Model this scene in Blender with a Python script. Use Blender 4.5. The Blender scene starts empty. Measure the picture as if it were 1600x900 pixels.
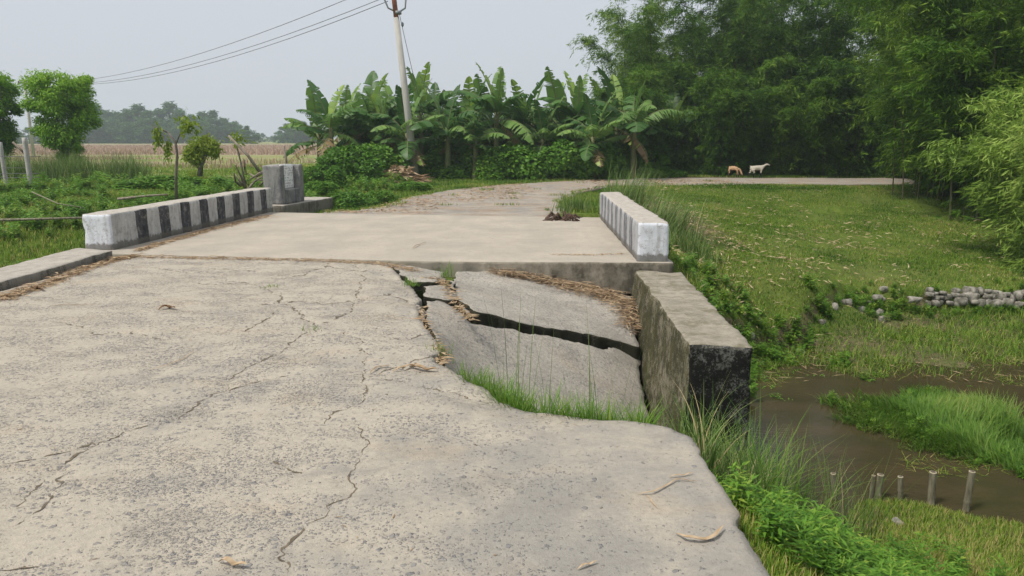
import bpy, bmesh, math, random
import numpy as np
from mathutils import Vector, Matrix
R = math.radians
rng = np.random.default_rng(11)
random.seed(5)
S = bpy.context.scene
col = S.collection

# ------------------------------------------------------------------ camera, light
F_PX, CAM_H, PITCH = 1150.0, 1.6, math.atan(234/1150)
cd = bpy.data.cameras.new('camera'); cam = bpy.data.objects.new('camera', cd); col.objects.link(cam)
cd.sensor_width = 36; cd.lens = 36*F_PX/1600; cd.clip_start = 0.05; cd.clip_end = 6000
cam.location = (0, 0, CAM_H); cam.rotation_euler = (R(90)-PITCH, 0, 0)
S.camera = cam
SUN_EL, SUN_AZ = 58, -35          # azimuth from +Y towards +X (behind-left of the view when beyond +-90)
SUN_AZ = -120
W = bpy.data.worlds.new('World'); S.world = W; W.use_nodes = True
wn = W.node_tree.nodes; wl = W.node_tree.links; wn.clear()
sky = wn.new('ShaderNodeTexSky'); sky.sky_type = 'NISHITA'; sky.sun_disc = False
sky.sun_elevation = R(SUN_EL); sky.sun_rotation = R(SUN_AZ)
sky.air_density = 1.0; sky.dust_density = 6.0; sky.ozone_density = 1.0
hsv = wn.new('ShaderNodeHueSaturation'); hsv.inputs['Saturation'].default_value = 0.35
mixw = wn.new('ShaderNodeMixRGB'); mixw.inputs[0].default_value = 0.80
mixw.inputs[2].default_value = (5.15, 5.45, 5.95, 1)      # even overcast layer in the sky texture's own units
bg = wn.new('ShaderNodeBackground'); bg.inputs[1].default_value = 0.081
wo = wn.new('ShaderNodeOutputWorld')
wl.new(sky.outputs[0], hsv.inputs['Color']); wl.new(hsv.outputs[0], mixw.inputs[1])
wl.new(mixw.outputs[0], bg.inputs[0]); wl.new(bg.outputs[0], wo.inputs[0])
sd = bpy.data.lights.new('sun', 'SUN'); sd.energy = 2.0; sd.angle = R(10); sd.color = (1, .95, .87)
sun = bpy.data.objects.new('sun', sd); col.objects.link(sun)
a, e = R(SUN_AZ), R(SUN_EL)
tosun = Vector((math.sin(a)*math.cos(e), math.cos(a)*math.cos(e), math.sin(e)))
sun.rotation_euler = tosun.to_track_quat('Z', 'Y').to_euler()
S.view_settings.view_transform = 'Standard'; S.view_settings.look = 'None'
S.view_settings.exposure = 0.74; S.view_settings.gamma = 1
S.render.engine = 'CYCLES'
S.cycles.use_denoising = True
S.cycles.max_bounces = 6; S.cycles.diffuse_bounces = 3; S.cycles.glossy_bounces = 2
S.cycles.transmission_bounces = 4; S.cycles.transparent_max_bounces = 4; S.cycles.volume_bounces = 1
S.cycles.use_adaptive_sampling = True; S.cycles.adaptive_threshold = 0.02

# ------------------------------------------------------------------ helpers
def P(x, y, z=0.0):
    """ray through a survey point of the photograph met with the level z"""
    r = (x-800)/F_PX; u = (450-y)/F_PX
    d = (r, math.cos(PITCH)+u*math.sin(PITCH), -math.sin(PITCH)+u*math.cos(PITCH))
    t = (z-CAM_H)/d[2]
    return np.array((d[0]*t, d[1]*t, z))
def PD(x, y, Y):
    r = (x-800)/F_PX; u = (450-y)/F_PX
    d = (r, math.cos(PITCH)+u*math.sin(PITCH), -math.sin(PITCH)+u*math.cos(PITCH))
    t = Y/d[1]
    return np.array((d[0]*t, Y, CAM_H+d[2]*t))

def hsh(i, j, s):
    n = (i*374761393 + j*668265263 + s*982451653) & 0xffffffff
    n = ((n ^ (n >> 13))*1274126177) & 0xffffffff
    return ((n ^ (n >> 16)) & 0xffff)/65535.0
def vnoise(x, y, s=0):
    x = np.asarray(x, float); y = np.asarray(y, float)
    i = np.floor(x).astype(np.int64); j = np.floor(y).astype(np.int64)
    fx = x-i; fy = y-j; fx = fx*fx*(3-2*fx); fy = fy*fy*(3-2*fy)
    a = hsh(i, j, s); b = hsh(i+1, j, s); c = hsh(i, j+1, s); d = hsh(i+1, j+1, s)
    return (a*(1-fx)+b*fx)*(1-fy)+(c*(1-fx)+d*fx)*fy
def fbm(x, y, s=0, o=4):
    t = 0; A = .5
    for k in range(o):
        t = t+A*(vnoise(x*2**k, y*2**k, s+k)-.5)*2; A *= .5
    return t
def sstep(a, b, x):
    t = np.clip((x-a)/(b-a), 0, 1); return t*t*(3-2*t)

class TPS:
    def __init__(s, pts):
        s.p = np.array(pts, float); n = len(s.p); X = s.p[:, :2]
        d = np.linalg.norm(X[:, None]-X[None], axis=2)
        K = np.where(d > 0, d*d*np.log(d+1e-12), 0)+np.eye(n)*.02
        Q = np.hstack([np.ones((n, 1)), X])
        A = np.zeros((n+3, n+3)); A[:n, :n] = K; A[:n, n:] = Q; A[n:, :n] = Q.T
        s.w = np.linalg.solve(A, np.append(s.p[:, 2], [0, 0, 0]))
    def __call__(s, x, y):
        x = np.asarray(x, float); y = np.asarray(y, float)
        r = s.w[-3]+s.w[-2]*x+s.w[-1]*y
        for k in range(len(s.p)):
            d2 = (x-s.p[k, 0])**2+(y-s.p[k, 1])**2
            r = r+s.w[k]*.5*d2*np.log(d2+1e-12)
        return r
def inpoly(x, y, poly):
    x = np.asarray(x); y = np.asarray(y); r = np.zeros(x.shape, bool); n = len(poly)
    for k in range(n):
        x1, y1 = poly[k][:2]; x2, y2 = poly[(k+1) % n][:2]
        if y1 == y2: continue
        c = ((y1 > y) != (y2 > y)) & (x < (x2-x1)*(y-y1)/(y2-y1)+x1)
        r ^= c
    return r
def dpoly(x, y, poly, closed=True):
    """distance to an outline and its nearest point"""
    best = np.full(x.shape, 1e9); bx = x.copy(); by = y.copy(); n = len(poly)
    for k in range(n if closed else n-1):
        x1, y1 = poly[k][:2]; x2, y2 = poly[(k+1) % n][:2]
        dx, dy = x2-x1, y2-y1; L = dx*dx+dy*dy+1e-12
        t = np.clip(((x-x1)*dx+(y-y1)*dy)/L, 0, 1)
        px, py = x1+t*dx, y1+t*dy; d = np.hypot(x-px, y-py); m = d < best
        best = np.where(m, d, best); bx = np.where(m, px, bx); by = np.where(m, py, by)
    return best, bx, by
def rough_line(pts, step=.06, amp=.02, seed=0, closed=False, hf=0):
    out = []; n = len(pts)
    for k in range(n if closed else n-1):
        a = np.array(pts[k][:2], float); b = np.array(pts[(k+1) % n][:2], float)
        L = np.linalg.norm(b-a); m = max(1, int(L/step)); nrm = np.array([-(b-a)[1], (b-a)[0]])/max(L, 1e-6)
        for q in range(m):
            c = a+(b-a)*q/m
            out.append(c+nrm*(amp*(fbm(c[0]*4, c[1]*4, seed, 4)*1.6)+hf*fbm(c[0]*22, c[1]*22, seed+9, 3)*1.6))
    if not closed: out.append(np.array(pts[-1][:2], float))
    return np.array(out)

def tag(o, label=None, cat=None, group=None, kind=None):
    if label: o['label'] = label
    if cat: o['category'] = cat
    if group: o['group'] = group
    if kind: o['kind'] = kind
    return o
def link(name, me, mats=None, parent=None, smooth=False):
    o = bpy.data.objects.new(name, me); col.objects.link(o)
    if mats is not None:
        for m in (mats if isinstance(mats, (list, tuple)) else [mats]): me.materials.append(m)
    if parent: o.parent = parent
    if smooth and len(me.polygons): me.polygons.foreach_set('use_smooth', [True]*len(me.polygons))
    return o
def npmesh(name, V, Fq, mats=None, parent=None, smooth=False, attrs=None, matidx=None):
    """V (n,3); Fq list of arrays of faces (each array one face size)"""
    me = bpy.data.meshes.new(name)
    if not isinstance(Fq, (list, tuple)) or (len(Fq) and isinstance(Fq[0], (list, tuple)) and np.isscalar(Fq[0][0])): Fq = [Fq]
    Fq = [np.asarray(f, np.int32) for f in Fq if len(f)]
    V = np.asarray(V, np.float32)
    nl = sum(f.size for f in Fq); nf = sum(len(f) for f in Fq)
    me.vertices.add(len(V)); me.vertices.foreach_set('co', V.ravel())
    me.loops.add(nl); me.polygons.add(nf)
    me.loops.foreach_set('vertex_index', np.concatenate([f.ravel() for f in Fq]))
    st = []; c = 0
    for f in Fq:
        st.append(c+np.arange(len(f))*f.shape[1]); c += f.size
    me.polygons.foreach_set('loop_start', np.concatenate(st).astype(np.int32))
    if matidx is not None: me.polygons.foreach_set('material_index', np.asarray(matidx, np.int32))
    me.update(calc_edges=True)
    for k, v in (attrs or {}).items():
        at = me.attributes.new(k, 'FLOAT', 'POINT'); at.data.foreach_set('value', np.asarray(v, np.float32))
    return link(name, me, mats, parent, smooth)
def empty(name, loc=(0, 0, 0), rz=0):
    o = bpy.data.objects.new(name, None); col.objects.link(o); o.location = loc; o.rotation_euler = (0, 0, rz)
    o.empty_display_size = .1
    return o
def copy_thing(o):
    c = o.copy(); col.objects.link(c)
    for ch in o.children:
        d = ch.copy(); col.objects.link(d); d.parent = c
    return c

# ------------------------------------------------------------------ materials
class MT:
    def __init__(s, name, rough=.8, spec=.3):
        s.m = bpy.data.materials.new(name); s.m.use_nodes = True
        s.n = s.m.node_tree.nodes; s.l = s.m.node_tree.links
        s.b = s.n['Principled BSDF']; s.b.inputs['Roughness'].default_value = rough
        s.b.inputs['Specular IOR Level'].default_value = spec
        s.out = s.n['Material Output']; s._c = {}
    def co(s, kind='Object'):
        if kind == 'World':
            if 'w' not in s._c: s._c['w'] = s.n.new('ShaderNodeNewGeometry')
            return s._c['w'].outputs['Position']
        if 't' not in s._c: s._c['t'] = s.n.new('ShaderNodeTexCoord')
        return s._c['t'].outputs[kind]
    def noise(s, scale, detail=4, rough=.55, co=None, dist=0):
        t = s.n.new('ShaderNodeTexNoise'); t.inputs['Scale'].default_value = scale
        t.inputs['Detail'].default_value = detail; t.inputs['Roughness'].default_value = rough
        t.inputs['Distortion'].default_value = dist
        s.l.new(co if co is not None else s.co(), t.inputs['Vector']); return t.outputs['Fac']
    def vor(s, scale, co=None, feature='F1'):
        t = s.n.new('ShaderNodeTexVoronoi'); t.inputs['Scale'].default_value = scale; t.feature = feature
        s.l.new(co if co is not None else s.co(), t.inputs['Vector']); return t
    def scale(s, co, v, rz=0):
        m = s.n.new('ShaderNodeMapping'); m.inputs['Scale'].default_value = v; m.inputs['Rotation'].default_value[2] = rz
        s.l.new(co, m.inputs['Vector']); return m.outputs[0]
    def ramp(s, f, stops, interp='LINEAR'):
        r = s.n.new('ShaderNodeValToRGB'); r.color_ramp.interpolation = interp; el = r.color_ramp.elements
        while len(el) < len(stops): el.new(.5)
        for q, (p, c) in enumerate(stops):
            el[q].position = p; el[q].color = (*(c if hasattr(c, '__len__') else (c, c, c)), 1)
        s.l.new(f, r.inputs[0]); return r.outputs[0]
    def mix(s, f, a, b, mode='MIX'):
        m = s.n.new('ShaderNodeMixRGB'); m.blend_type = mode
        for q, v in ((0, f), (1, a), (2, b)):
            if isinstance(v, (int, float)): m.inputs[q].default_value = v if q == 0 else (v, v, v, 1)
            elif isinstance(v, tuple): m.inputs[q].default_value = (*v, 1)
            else: s.l.new(v, m.inputs[q])
        return m.outputs[0]
    def math(s, op, a, b=0, c=None):
        m = s.n.new('ShaderNodeMath'); m.operation = op
        for q, v in enumerate((a, b) if c is None else (a, b, c)):
            if isinstance(v, (int, float)): m.inputs[q].default_value = v
            else: s.l.new(v, m.inputs[q])
        return m.outputs[0]
    def sep(s, co):
        x = s.n.new('ShaderNodeSeparateXYZ'); s.l.new(co, x.inputs[0]); return x.outputs
    def nz(s):
        if 'nz' not in s._c:
            g = s.n.new('ShaderNodeNewGeometry'); s._c['nz'] = s.sep(g.outputs['True Normal'])[2]
        return s._c['nz']
    def attr(s, name):
        t = s.n.new('ShaderNodeAttribute'); t.attribute_name = name; return t.outputs['Fac']
    def objrand(s):
        t = s.n.new('ShaderNodeObjectInfo'); return t.outputs['Random']
    def color(s, c):
        if isinstance(c, tuple): s.b.inputs['Base Color'].default_value = (*c, 1)
        else: s.l.new(c, s.b.inputs['Base Color'])
        return s
    def bump(s, h, st=.3, d=.01):
        b = s.n.new('ShaderNodeBump'); b.inputs['Strength'].default_value = st; b.inputs['Distance'].default_value = d
        s.l.new(h, b.inputs['Height']); s.l.new(b.outputs[0], s.b.inputs['Normal']); return s
    def trans(s, c, f=.35):
        t = s.n.new('ShaderNodeBsdfTranslucent'); x = s.n.new('ShaderNodeMixShader'); x.inputs[0].default_value = f
        if isinstance(c, tuple): t.inputs[0].default_value = (*c, 1)
        else: s.l.new(c, t.inputs[0])
        s.l.new(s.b.outputs[0], x.inputs[1]); s.l.new(t.outputs[0], x.inputs[2]); s.l.new(x.outputs[0], s.out.inputs[0])
        return s

def leaf_mat(name, stops, rough=.6, tr=.3, spec=.2, rnd=.25):
    """leaf colour from a per-leaf value 'v' and a little per-plant shift"""
    m = MT(name, rough, spec)
    f = m.math('ADD', m.math('MULTIPLY', m.attr('v'), 1-rnd), m.math('MULTIPLY', m.objrand(), rnd))
    c = m.ramp(f, stops); m.color(c); m.trans(c, tr); return m.m

def road_mat(name, dust, grey, stone_amt, grain=.5, right_grey=False, sandk=.35, sandt=.56, sandc=(.44, .34, .225)):
    m = MT(name, .92, .15); w = m.co('World'); x, y, z = m.sep(w)
    big = m.noise(.55, 4, .6, w); mid = m.noise(2.6, 5, .62, w, .4); fine = m.noise(30, 4, .7, w); vf = m.noise(150, 3, .7, w)
    # dust film against worn grey concrete
    f = m.math('ADD', m.math('MULTIPLY', big, .65), m.math('MULTIPLY', mid, .55))
    if right_grey:                    # the traffic drags dust over the left half only
        f = m.math('ADD', f, m.math('MULTIPLY', m.math('ADD', x, m.math('MULTIPLY', y, -.18)), .060))
        f = m.math('ADD', f, .05)
    base = m.mix(m.ramp(f, [(.50, 0.0), (.70, 1.0)]), dust, grey)
    sand = m.ramp(m.noise(1.1, 4, .6, m.scale(w, (1, 1.7, 1))), [(sandt, 0), (sandt+.14, 1)])
    base = m.mix(m.math('MULTIPLY', sand, sandk), base, sandc)
    base = m.mix(m.math('MULTIPLY', m.ramp(fine, [(.35, 1), (.6, 0)]), .32*grain+.1), base, (.20, .185, .165))
    base = m.mix(m.math('MULTIPLY', m.ramp(vf, [(.3, 1), (.55, 0)]), .4*grain), base, (.19, .18, .165))
    base = m.mix(m.math('MULTIPLY', m.ramp(vf, [(.6, 0), (.75, 1)]), .4*grain), base, (.58, .54, .47))
    # aggregate laid bare in patches
    wob = m.n.new('ShaderNodeMixRGB'); wob.blend_type = 'ADD'; wob.inputs[0].default_value = .028
    nn = m.n.new('ShaderNodeTexNoise'); nn.inputs['Scale'].default_value = 45; nn.inputs['Detail'].default_value = 4; m.l.new(w, nn.inputs['Vector'])
    m.l.new(w, wob.inputs[1]); m.l.new(nn.outputs['Color'], wob.inputs[2])
    h = None
    for sc, thr, keep in ((27, .38, .5), (52, .42, .75), (105, .44, .8)):
        v = m.vor(sc, m.scale(wob.outputs[0], (1, 1, .02)))
        cr, cg, cb = m.sep(v.outputs['Color'])
        patch = m.ramp(m.noise(.8 if sc < 40 else 1.5, 5, .7, m.scale(w, (1, 1.9, 1), .5)), [(.43, .04), (.60, 1)])
        if right_grey: patch = m.math('MULTIPLY', patch, m.ramp(m.math('ADD', m.math('MULTIPLY', x, .25), .5), [(.15, 1), (.62, .12)]))
        near = m.math('LESS_THAN', cr, m.math('MULTIPLY', patch, keep*stone_amt))
        inside = m.ramp(v.outputs['Distance'], [(thr*.75, 1), (thr, 0)])
        k = m.math('MULTIPLY', near, inside)
        sc_ = m.ramp(cg, [(0, (.13, .135, .15)), (.6, (.21, .215, .225)), (1, (.34, .30, .26))])
        base = m.mix(m.math('MULTIPLY', k, .62), base, sc_)
        h = k if h is None else m.math('ADD', h, k)
    hh = m.math('ADD', m.math('MULTIPLY', fine, .5), m.math('MULTIPLY', h, .45))
    hh = m.math('ADD', hh, m.math('MULTIPLY', vf, .35))
        # stains and scuffs
    stn = m.ramp(m.noise(1.9, 6, .72, m.scale(w, (1, 1.4, 1), -.4), .6), [(.53, 0), (.66, 1)])
    base = m.mix(m.math('MULTIPLY', stn, .5), base, (.235, .215, .185))
    m.color(base); m.bump(hh, .9, .015); return m.m
MAT = {}
MAT['road'] = road_mat('worn_road_concrete', (.465, .412, .332), (.305, .285, .25), 1.15, .6, True)
MAT['far_road'] = road_mat('far_road_concrete', (.44, .38, .305), (.33, .30, .26), .9, .7, False, .8, .47, (.38, .27, .18))
MAT['slab'] = road_mat('broken_slab_concrete', (.47, .43, .36), (.38, .345, .29), .6, 1.5)

def concrete(name, top, side, mould, amount, streak=True, patches=0, scale=1.0):
    m = MT(name, .93, .12); w = m.co('World')
    n1 = m.noise(1.8*scale, 5, .65, w, .3); n2 = m.noise(9*scale, 5, .7, w, .2); n3 = m.noise(60, 4, .75, w); n4 = m.noise(220, 2, .6, w)
    st = m.noise(3.2, 5, .65, m.scale(w, (2.6, 2.6, .45)))
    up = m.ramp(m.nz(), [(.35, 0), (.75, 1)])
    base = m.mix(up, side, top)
    base = m.mix(m.math('MULTIPLY', m.ramp(n2, [(.42, 0), (.66, 1)]), .35), base, tuple(c*.62 for c in side))
    base = m.mix(m.math('MULTIPLY', m.ramp(n3, [(.35, 1), (.58, 0)]), .35), base, tuple(c*.5 for c in side))
    base = m.mix(m.math('MULTIPLY', m.ramp(n4, [(.6, 0), (.72, 1)]), .25), base, tuple(min(.7, c*1.5) for c in top))
    q = m.math('ADD', m.math('MULTIPLY', n1, .45), m.math('MULTIPLY', st if streak else n2, .45)); q = m.math('ADD', q, m.math('MULTIPLY', m.math('SUBTRACT', n3, .5), .5)); q = m.math('ADD', q, .11)
    lo = .78-amount*.45
    k = m.ramp(q, [(lo-.05, 0), (lo+.05, 1)])
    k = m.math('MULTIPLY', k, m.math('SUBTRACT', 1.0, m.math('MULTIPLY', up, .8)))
    base = m.mix(k, base, mould)
    if patches:
        base = m.mix(m.math('MULTIPLY', m.ramp(m.noise(5, 5, .7, w), [(.5, 0), (.6, 1)]), patches), base, (.09, .085, .03))
    m.color(base); m.bump(m.math('ADD', m.math('MULTIPLY', n3, .8), n2), .7, .012); return m.m
MAT['deck'] = None
def deck_mat():
    m = MT('bridge_deck_screed', .9, .15); w = m.co('World')
    n = m.noise(1.2, 5, .6, w); n2 = m.noise(6, 5, .65, m.scale(w, (1, 2.4, 1))); n3 = m.noise(70, 4, .7, w); n4 = m.noise(220, 2, .6, w)
    b = m.mix(m.ramp(n, [(.35, 0), (.7, 1)]), (.45, .395, .32), (.345, .31, .26))
    b = m.mix(m.math('MULTIPLY', m.ramp(n2, [(.48, 0), (.7, 1)]), .35), b, (.33, .295, .245))
    b = m.mix(m.math('MULTIPLY', m.ramp(m.noise(1.4, 5, .65, m.scale(w, (1.9, .45, 1), .15)), [(.5, 0), (.68, 1)]), .4), b, (.33, .30, .25))
    b = m.mix(m.math('MULTIPLY', m.ramp(m.noise(14, 5, .75, w), [(.54, 0), (.66, 1)]), .5), b, (.27, .24, .195))
    b = m.mix(m.math('MULTIPLY', m.ramp(n3, [(.3, 1), (.5, 0)]), .45), b, (.27, .245, .21))
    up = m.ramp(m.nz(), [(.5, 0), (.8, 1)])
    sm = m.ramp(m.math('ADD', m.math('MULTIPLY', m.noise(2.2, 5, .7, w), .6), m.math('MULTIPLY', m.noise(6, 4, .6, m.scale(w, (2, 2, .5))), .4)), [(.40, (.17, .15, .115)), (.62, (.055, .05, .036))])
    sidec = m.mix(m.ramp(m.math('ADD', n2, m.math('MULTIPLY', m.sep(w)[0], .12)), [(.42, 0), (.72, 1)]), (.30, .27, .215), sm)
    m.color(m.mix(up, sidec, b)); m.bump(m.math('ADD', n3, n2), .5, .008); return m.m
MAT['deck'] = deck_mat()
MAT['wing'] = concrete('wing_wall_concrete', (.37, .33, .265), (.24, .215, .155), (.055, .052, .028), .55, False, .45, 1.3)
MAT['wing_end'] = concrete('mouldy_wall_end', (.34, .30, .245), (.15, .15, .135), (.016, .016, .014), .62, False, 0, 1.6)
MAT['kerb'] = concrete('kerb_concrete', (.47, .43, .37), (.22, .20, .165), (.07, .065, .05), .42)
MAT['plain'] = concrete('grey_concrete', (.44, .41, .365), (.29, .285, .27), (.11, .115, .12), .45)
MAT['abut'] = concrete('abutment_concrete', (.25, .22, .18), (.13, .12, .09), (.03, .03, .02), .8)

def parapet_mat(name, axis_len, first, period, duty, white, black, faded):
    m = MT(name, .9, .15); w = m.co('World'); o = m.co('Object'); ox, oy, oz = m.sep(o)
    n1 = m.noise(1.7, 5, .65, w, .3); n2 = m.noise(11, 5, .7, w, .2); n3 = m.noise(55, 4, .75, w); st = m.noise(4, 5, .7, m.scale(w, (2.6, 2.6, .4)))
    yy = m.math('ADD', oy, m.math('MULTIPLY', m.math('SUBTRACT', n2, .5), .04))
    ph = m.math('FRACT', m.math('DIVIDE', m.math('SUBTRACT', yy, first), period))
    on = m.math('LESS_THAN', ph, duty)
    on = m.math('MULTIPLY', on, m.math('GREATER_THAN', yy, first)); on = m.math('MULTIPLY', on, m.math('LESS_THAN', yy, axis_len-.15))
    g = m.n.new('ShaderNodeNewGeometry'); tn = m.sep(g.outputs['True Normal'])
    facing = m.math('GREATER_THAN', m.math('ABSOLUTE', tn[0]), .7)
    on = m.math('MULTIPLY', on, facing)
    wc = m.mix(m.ramp(n1, [(.35, 0), (.65, 1)]), white, tuple(c*.72 for c in white))
    wear = m.math('ADD', m.math('MULTIPLY', n2, .35), m.math('MULTIPLY', st, .65))
    endf = m.math('LESS_THAN', oy, .02)
    wc = m.mix(endf, wc, (.66, .68, .72))
    wc = m.mix(m.math('MULTIPLY', m.ramp(wear, [(.47, 0), (.62, 1)]), m.math('SUBTRACT', faded, m.math('MULTIPLY', endf, faded*.3))), wc, (.25, .25, .235))
    bc = m.mix(m.ramp(wear, [(.40, 0), (.66, 1)]), black, tuple(min(1, c*2.6+.03) for c in black))
    c = m.mix(on, wc, bc)
    chips = m.ramp(m.math('ADD', m.math('MULTIPLY', n3, .4), m.math('MULTIPLY', n2, .6)), [(.55, 0), (.58, 1)])
    c = m.mix(m.math('MULTIPLY', chips, .6), c, (.28, .265, .235))
    # damp dirt at the foot, dusty bare top
    c = m.mix(m.ramp(m.math('ADD', oz, m.math('MULTIPLY', n2, -.16)), [(-.05, .8), (.03, 0)]), c, (.13, .12, .10))
    up = m.ramp(m.nz(), [(.5, 0), (.8, 1)])
    tc = m.mix(m.ramp(n2, [(.4, 0), (.65, 1)]), (.47, .43, .37), (.33, .30, .26))
    m.color(m.mix(up, c, tc)); m.bump(m.math('ADD', m.math('MULTIPLY', n3, .7), n2), .6, .01); return m.m
MAT['parL'] = parapet_mat('striped_whitewash', 5.9, .62, .66, .47, (.52, .51, .49), (.035, .035, .038), .75)
MAT['parR'] = parapet_mat('faded_striped_whitewash', 5.6, .55, .62, .5, (.46, .46, .47), (.10, .10, .105), .8)

def ground_mat():
    m = MT('grassy_ground', .95, .1); w = m.co('World')
    n1 = m.noise(.5, 4, .6, w); n2 = m.noise(4, 5, .7, w); n3 = m.noise(28, 4, .75, w)
    g = m.mix(m.ramp(n2, [(.35, 0), (.65, 1)]), (.075, .125, .016), (.14, .19, .03))
    g = m.mix(m.math('MULTIPLY', m.ramp(n1, [(.45, 0), (.65, 1)]), .5), g, (.14, .15, .05))
    s = m.mix(m.ramp(n3, [(.35, 0), (.65, 1)]), (.085, .068, .036), (.19, .155, .09))
    soil = m.math('ADD', m.attr('soil'), m.math('MULTIPLY', m.math('SUBTRACT', n2, .5), .9))
    c = m.mix(m.ramp(soil, [(.35, 0), (.65, 1)]), g, s)
    c = m.mix(m.math('MULTIPLY', m.ramp(n3, [(.4, 1), (.55, 0)]), .4), c, (.035, .04, .015))
    fcol = m.mix(m.ramp(m.noise(.16, 4, .7, m.scale(w, (.35, 1, 1))), [(.42, 0), (.6, 1)]), (.17, .24, .05), (.30, .26, .14))
    fa = m.attr('field')
    c = m.mix(fa, c, fcol)
    c = m.mix(m.attr('stub'), c, (.33, .255, .19))
    m.color(c); m.bump(n3, .8, .03); return m.m
MAT['ground'] = ground_mat()
def water_mat():
    m = MT('murky_water', .07, .5); w = m.co('World'); m.b.inputs['IOR'].default_value = 1.33
    n = m.noise(1.3, 4, .6, m.scale(w, (1, 2.2, 1)))
    m.color(m.mix(m.ramp(n, [(.35, 0), (.7, 1)]), (.062, .046, .024), (.040, .036, .017)))
    m.bump(m.noise(9, 4, .55, m.scale(w, (1, 2.6, 1), .3)), .09, .02); return m.m
MAT['water'] = water_mat()
def simple(name, c1, c2, sc=8, rough=.85, stretch=(1, 1, 1), bump=.3, spec=.2):
    m = MT(name, rough, spec); n = m.noise(sc, 5, .65, m.scale(m.co(), stretch))
    m.color(m.mix(m.ramp(n, [(.35, 0), (.65, 1)]), c1, c2)); m.bump(n, bump, .01); return m.m
MAT['crack'] = simple('crack_dirt_hollow_shade', (.10, .082, .06), (.19, .155, .11), 25, .98)
MAT['bark'] = simple('tree_bark', (.10, .085, .065), (.19, .17, .14), 14, .95, (1, 1, .3))
MAT['deadwood'] = simple('dead_wood', (.16, .13, .10), (.30, .26, .21), 14, .95, (1, 1, .2))
MAT['pole'] = simple('pole_concrete', (.36, .35, .32), (.47, .45, .41), 5, .9, (1, 1, .25))
MAT['post'] = simple('post_concrete', (.32, .31, .29), (.46, .44, .41), 7, .9, (1, 1, .4))
MAT['steel'] = simple('galvanised_steel', (.16, .18, .20), (.24, .26, .28), 12, .5, spec=.5)
MAT['rust'] = simple('red_oxide_paint', (.27, .09, .06), (.36, .15, .10), 9, .7)
MAT['wire'] = simple('dark_wire', (.10, .10, .11), (.16, .16, .17), 3, .5)
MAT['insul'] = simple('brown_porcelain', (.10, .05, .03), (.14, .07, .05), 3, .2, spec=.6)
MAT['culm'] = simple('bamboo_culm', (.075, .085, .035), (.15, .14, .08), 5, .6, (1, 1, .4))
MAT['cutbam'] = simple('weathered_bamboo', (.10, .09, .06), (.27, .25, .175), 26, .8, (1, 1, .15))
MAT['cutend'] = simple('cut_bamboo_end', (.42, .36, .25), (.52, .46, .33), 20, .85)
MAT['straw'] = leaf_mat('dry_straw', [(0, (.17, .10, .055)), (.5, (.38, .27, .16)), (1, (.55, .43, .29))], .8, .1, .15, 0)
MAT['litter'] = leaf_mat('leaf_litter', [(0, (.20, .13, .07)), (.5, (.40, .30, .17)), (1, (.58, .48, .31))], .8, .1, .15, 0)
MAT['grass'] = leaf_mat('short_grass', [(0, (.045, .11, .010)), (.4, (.12, .23, .020)), (.8, (.25, .35, .045)), (1, (.46, .38, .15))], .6, .35, .2, 0)
MAT['bright_grass'] = leaf_mat('fresh_grass', [(0, (.06, .14, .016)), (.6, (.15, .28, .035)), (1, (.32, .38, .10))], .55, .4, .25, 0)
MAT['reed'] = leaf_mat('long_grass', [(0, (.045, .095, .018)), (.5, (.13, .22, .05)), (.85, (.27, .34, .12)), (1, (.48, .38, .20))], .6, .35, .2, 0)
MAT['weed'] = leaf_mat('weed_leaf', [(0, (.06, .16, .015)), (.6, (.15, .31, .03)), (1, (.32, .42, .06))], .5, .35, .3, 0)
MAT['bush'] = leaf_mat('shrub_leaf', [(0, (.035, .11, .010)), (.6, (.11, .25, .022)), (1, (.26, .42, .04))], .5, .3, .22)
MAT['bamboo'] = leaf_mat('bamboo_leaf', [(0, (.03, .085, .008)), (.5, (.105, .215, .02)), (1, (.33, .45, .06))], .55, .4, .2, .38)
MAT['bamboo_lit'] = leaf_mat('sunlit_bamboo_leaf', [(0, (.07, .14, .02)), (.5, (.23, .36, .055)), (1, (.46, .56, .14))], .55, .4, .2)  # brighter copy of the bamboo leaf, sunlight put into the colour
MAT['tree'] = leaf_mat('young_tree_leaf', [(0, (.05, .13, .010)), (.5, (.17, .35, .022)), (1, (.34, .52, .04))], .55, .4, .2)
MAT['lime'] = leaf_mat('lime_leaf', [(0, (.14, .22, .02)), (.6, (.26, .35, .04)), (1, (.42, .45, .08))], .55, .4, .2)
MAT['far'] = leaf_mat('distant_leaf', [(0, (.03, .085, .025)), (1, (.10, .21, .05))], .7, .2, .2)
MAT['banana'] = None
def banana_mat():
    m = MT('banana_leaf', .45, .35); v = m.attr('v'); 
    f = m.math('ADD', v, m.math('MULTIPLY', m.math('SUBTRACT', m.objrand(), .5), .05))
    c = m.ramp(f, [(0, (.035, .10, .02)), (.45, (.09, .20, .04)), (.75, (.19, .32, .07)), (.97, (.34, .48, .08)), (1, (.30, .21, .11))])
    m.color(c); m.trans(c, .35); return m.m
MAT['banana'] = banana_mat()
MAT['banana_stem'] = simple('banana_stem', (.10, .13, .045), (.19, .18, .09), 6, .7, (1, 1, .3))
MAT['stubble'] = leaf_mat('dry_stubble', [(0, (.26, .17, .12)), (.5, (.42, .30, .22)), (1, (.56, .44, .33))], .9, .15, .1, 0)
MAT['marble'] = simple('white_marble', (.86, .86, .85), (.88, .88, .87), 6, .4)
MAT['ink'] = simple('engraved_ink', (.05, .05, .08), (.09, .09, .13), 30, .8)
MAT['stone'] = simple('rubble_stone', (.10, .095, .075), (.36, .335, .285), 9, .9, bump=.9)
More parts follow.
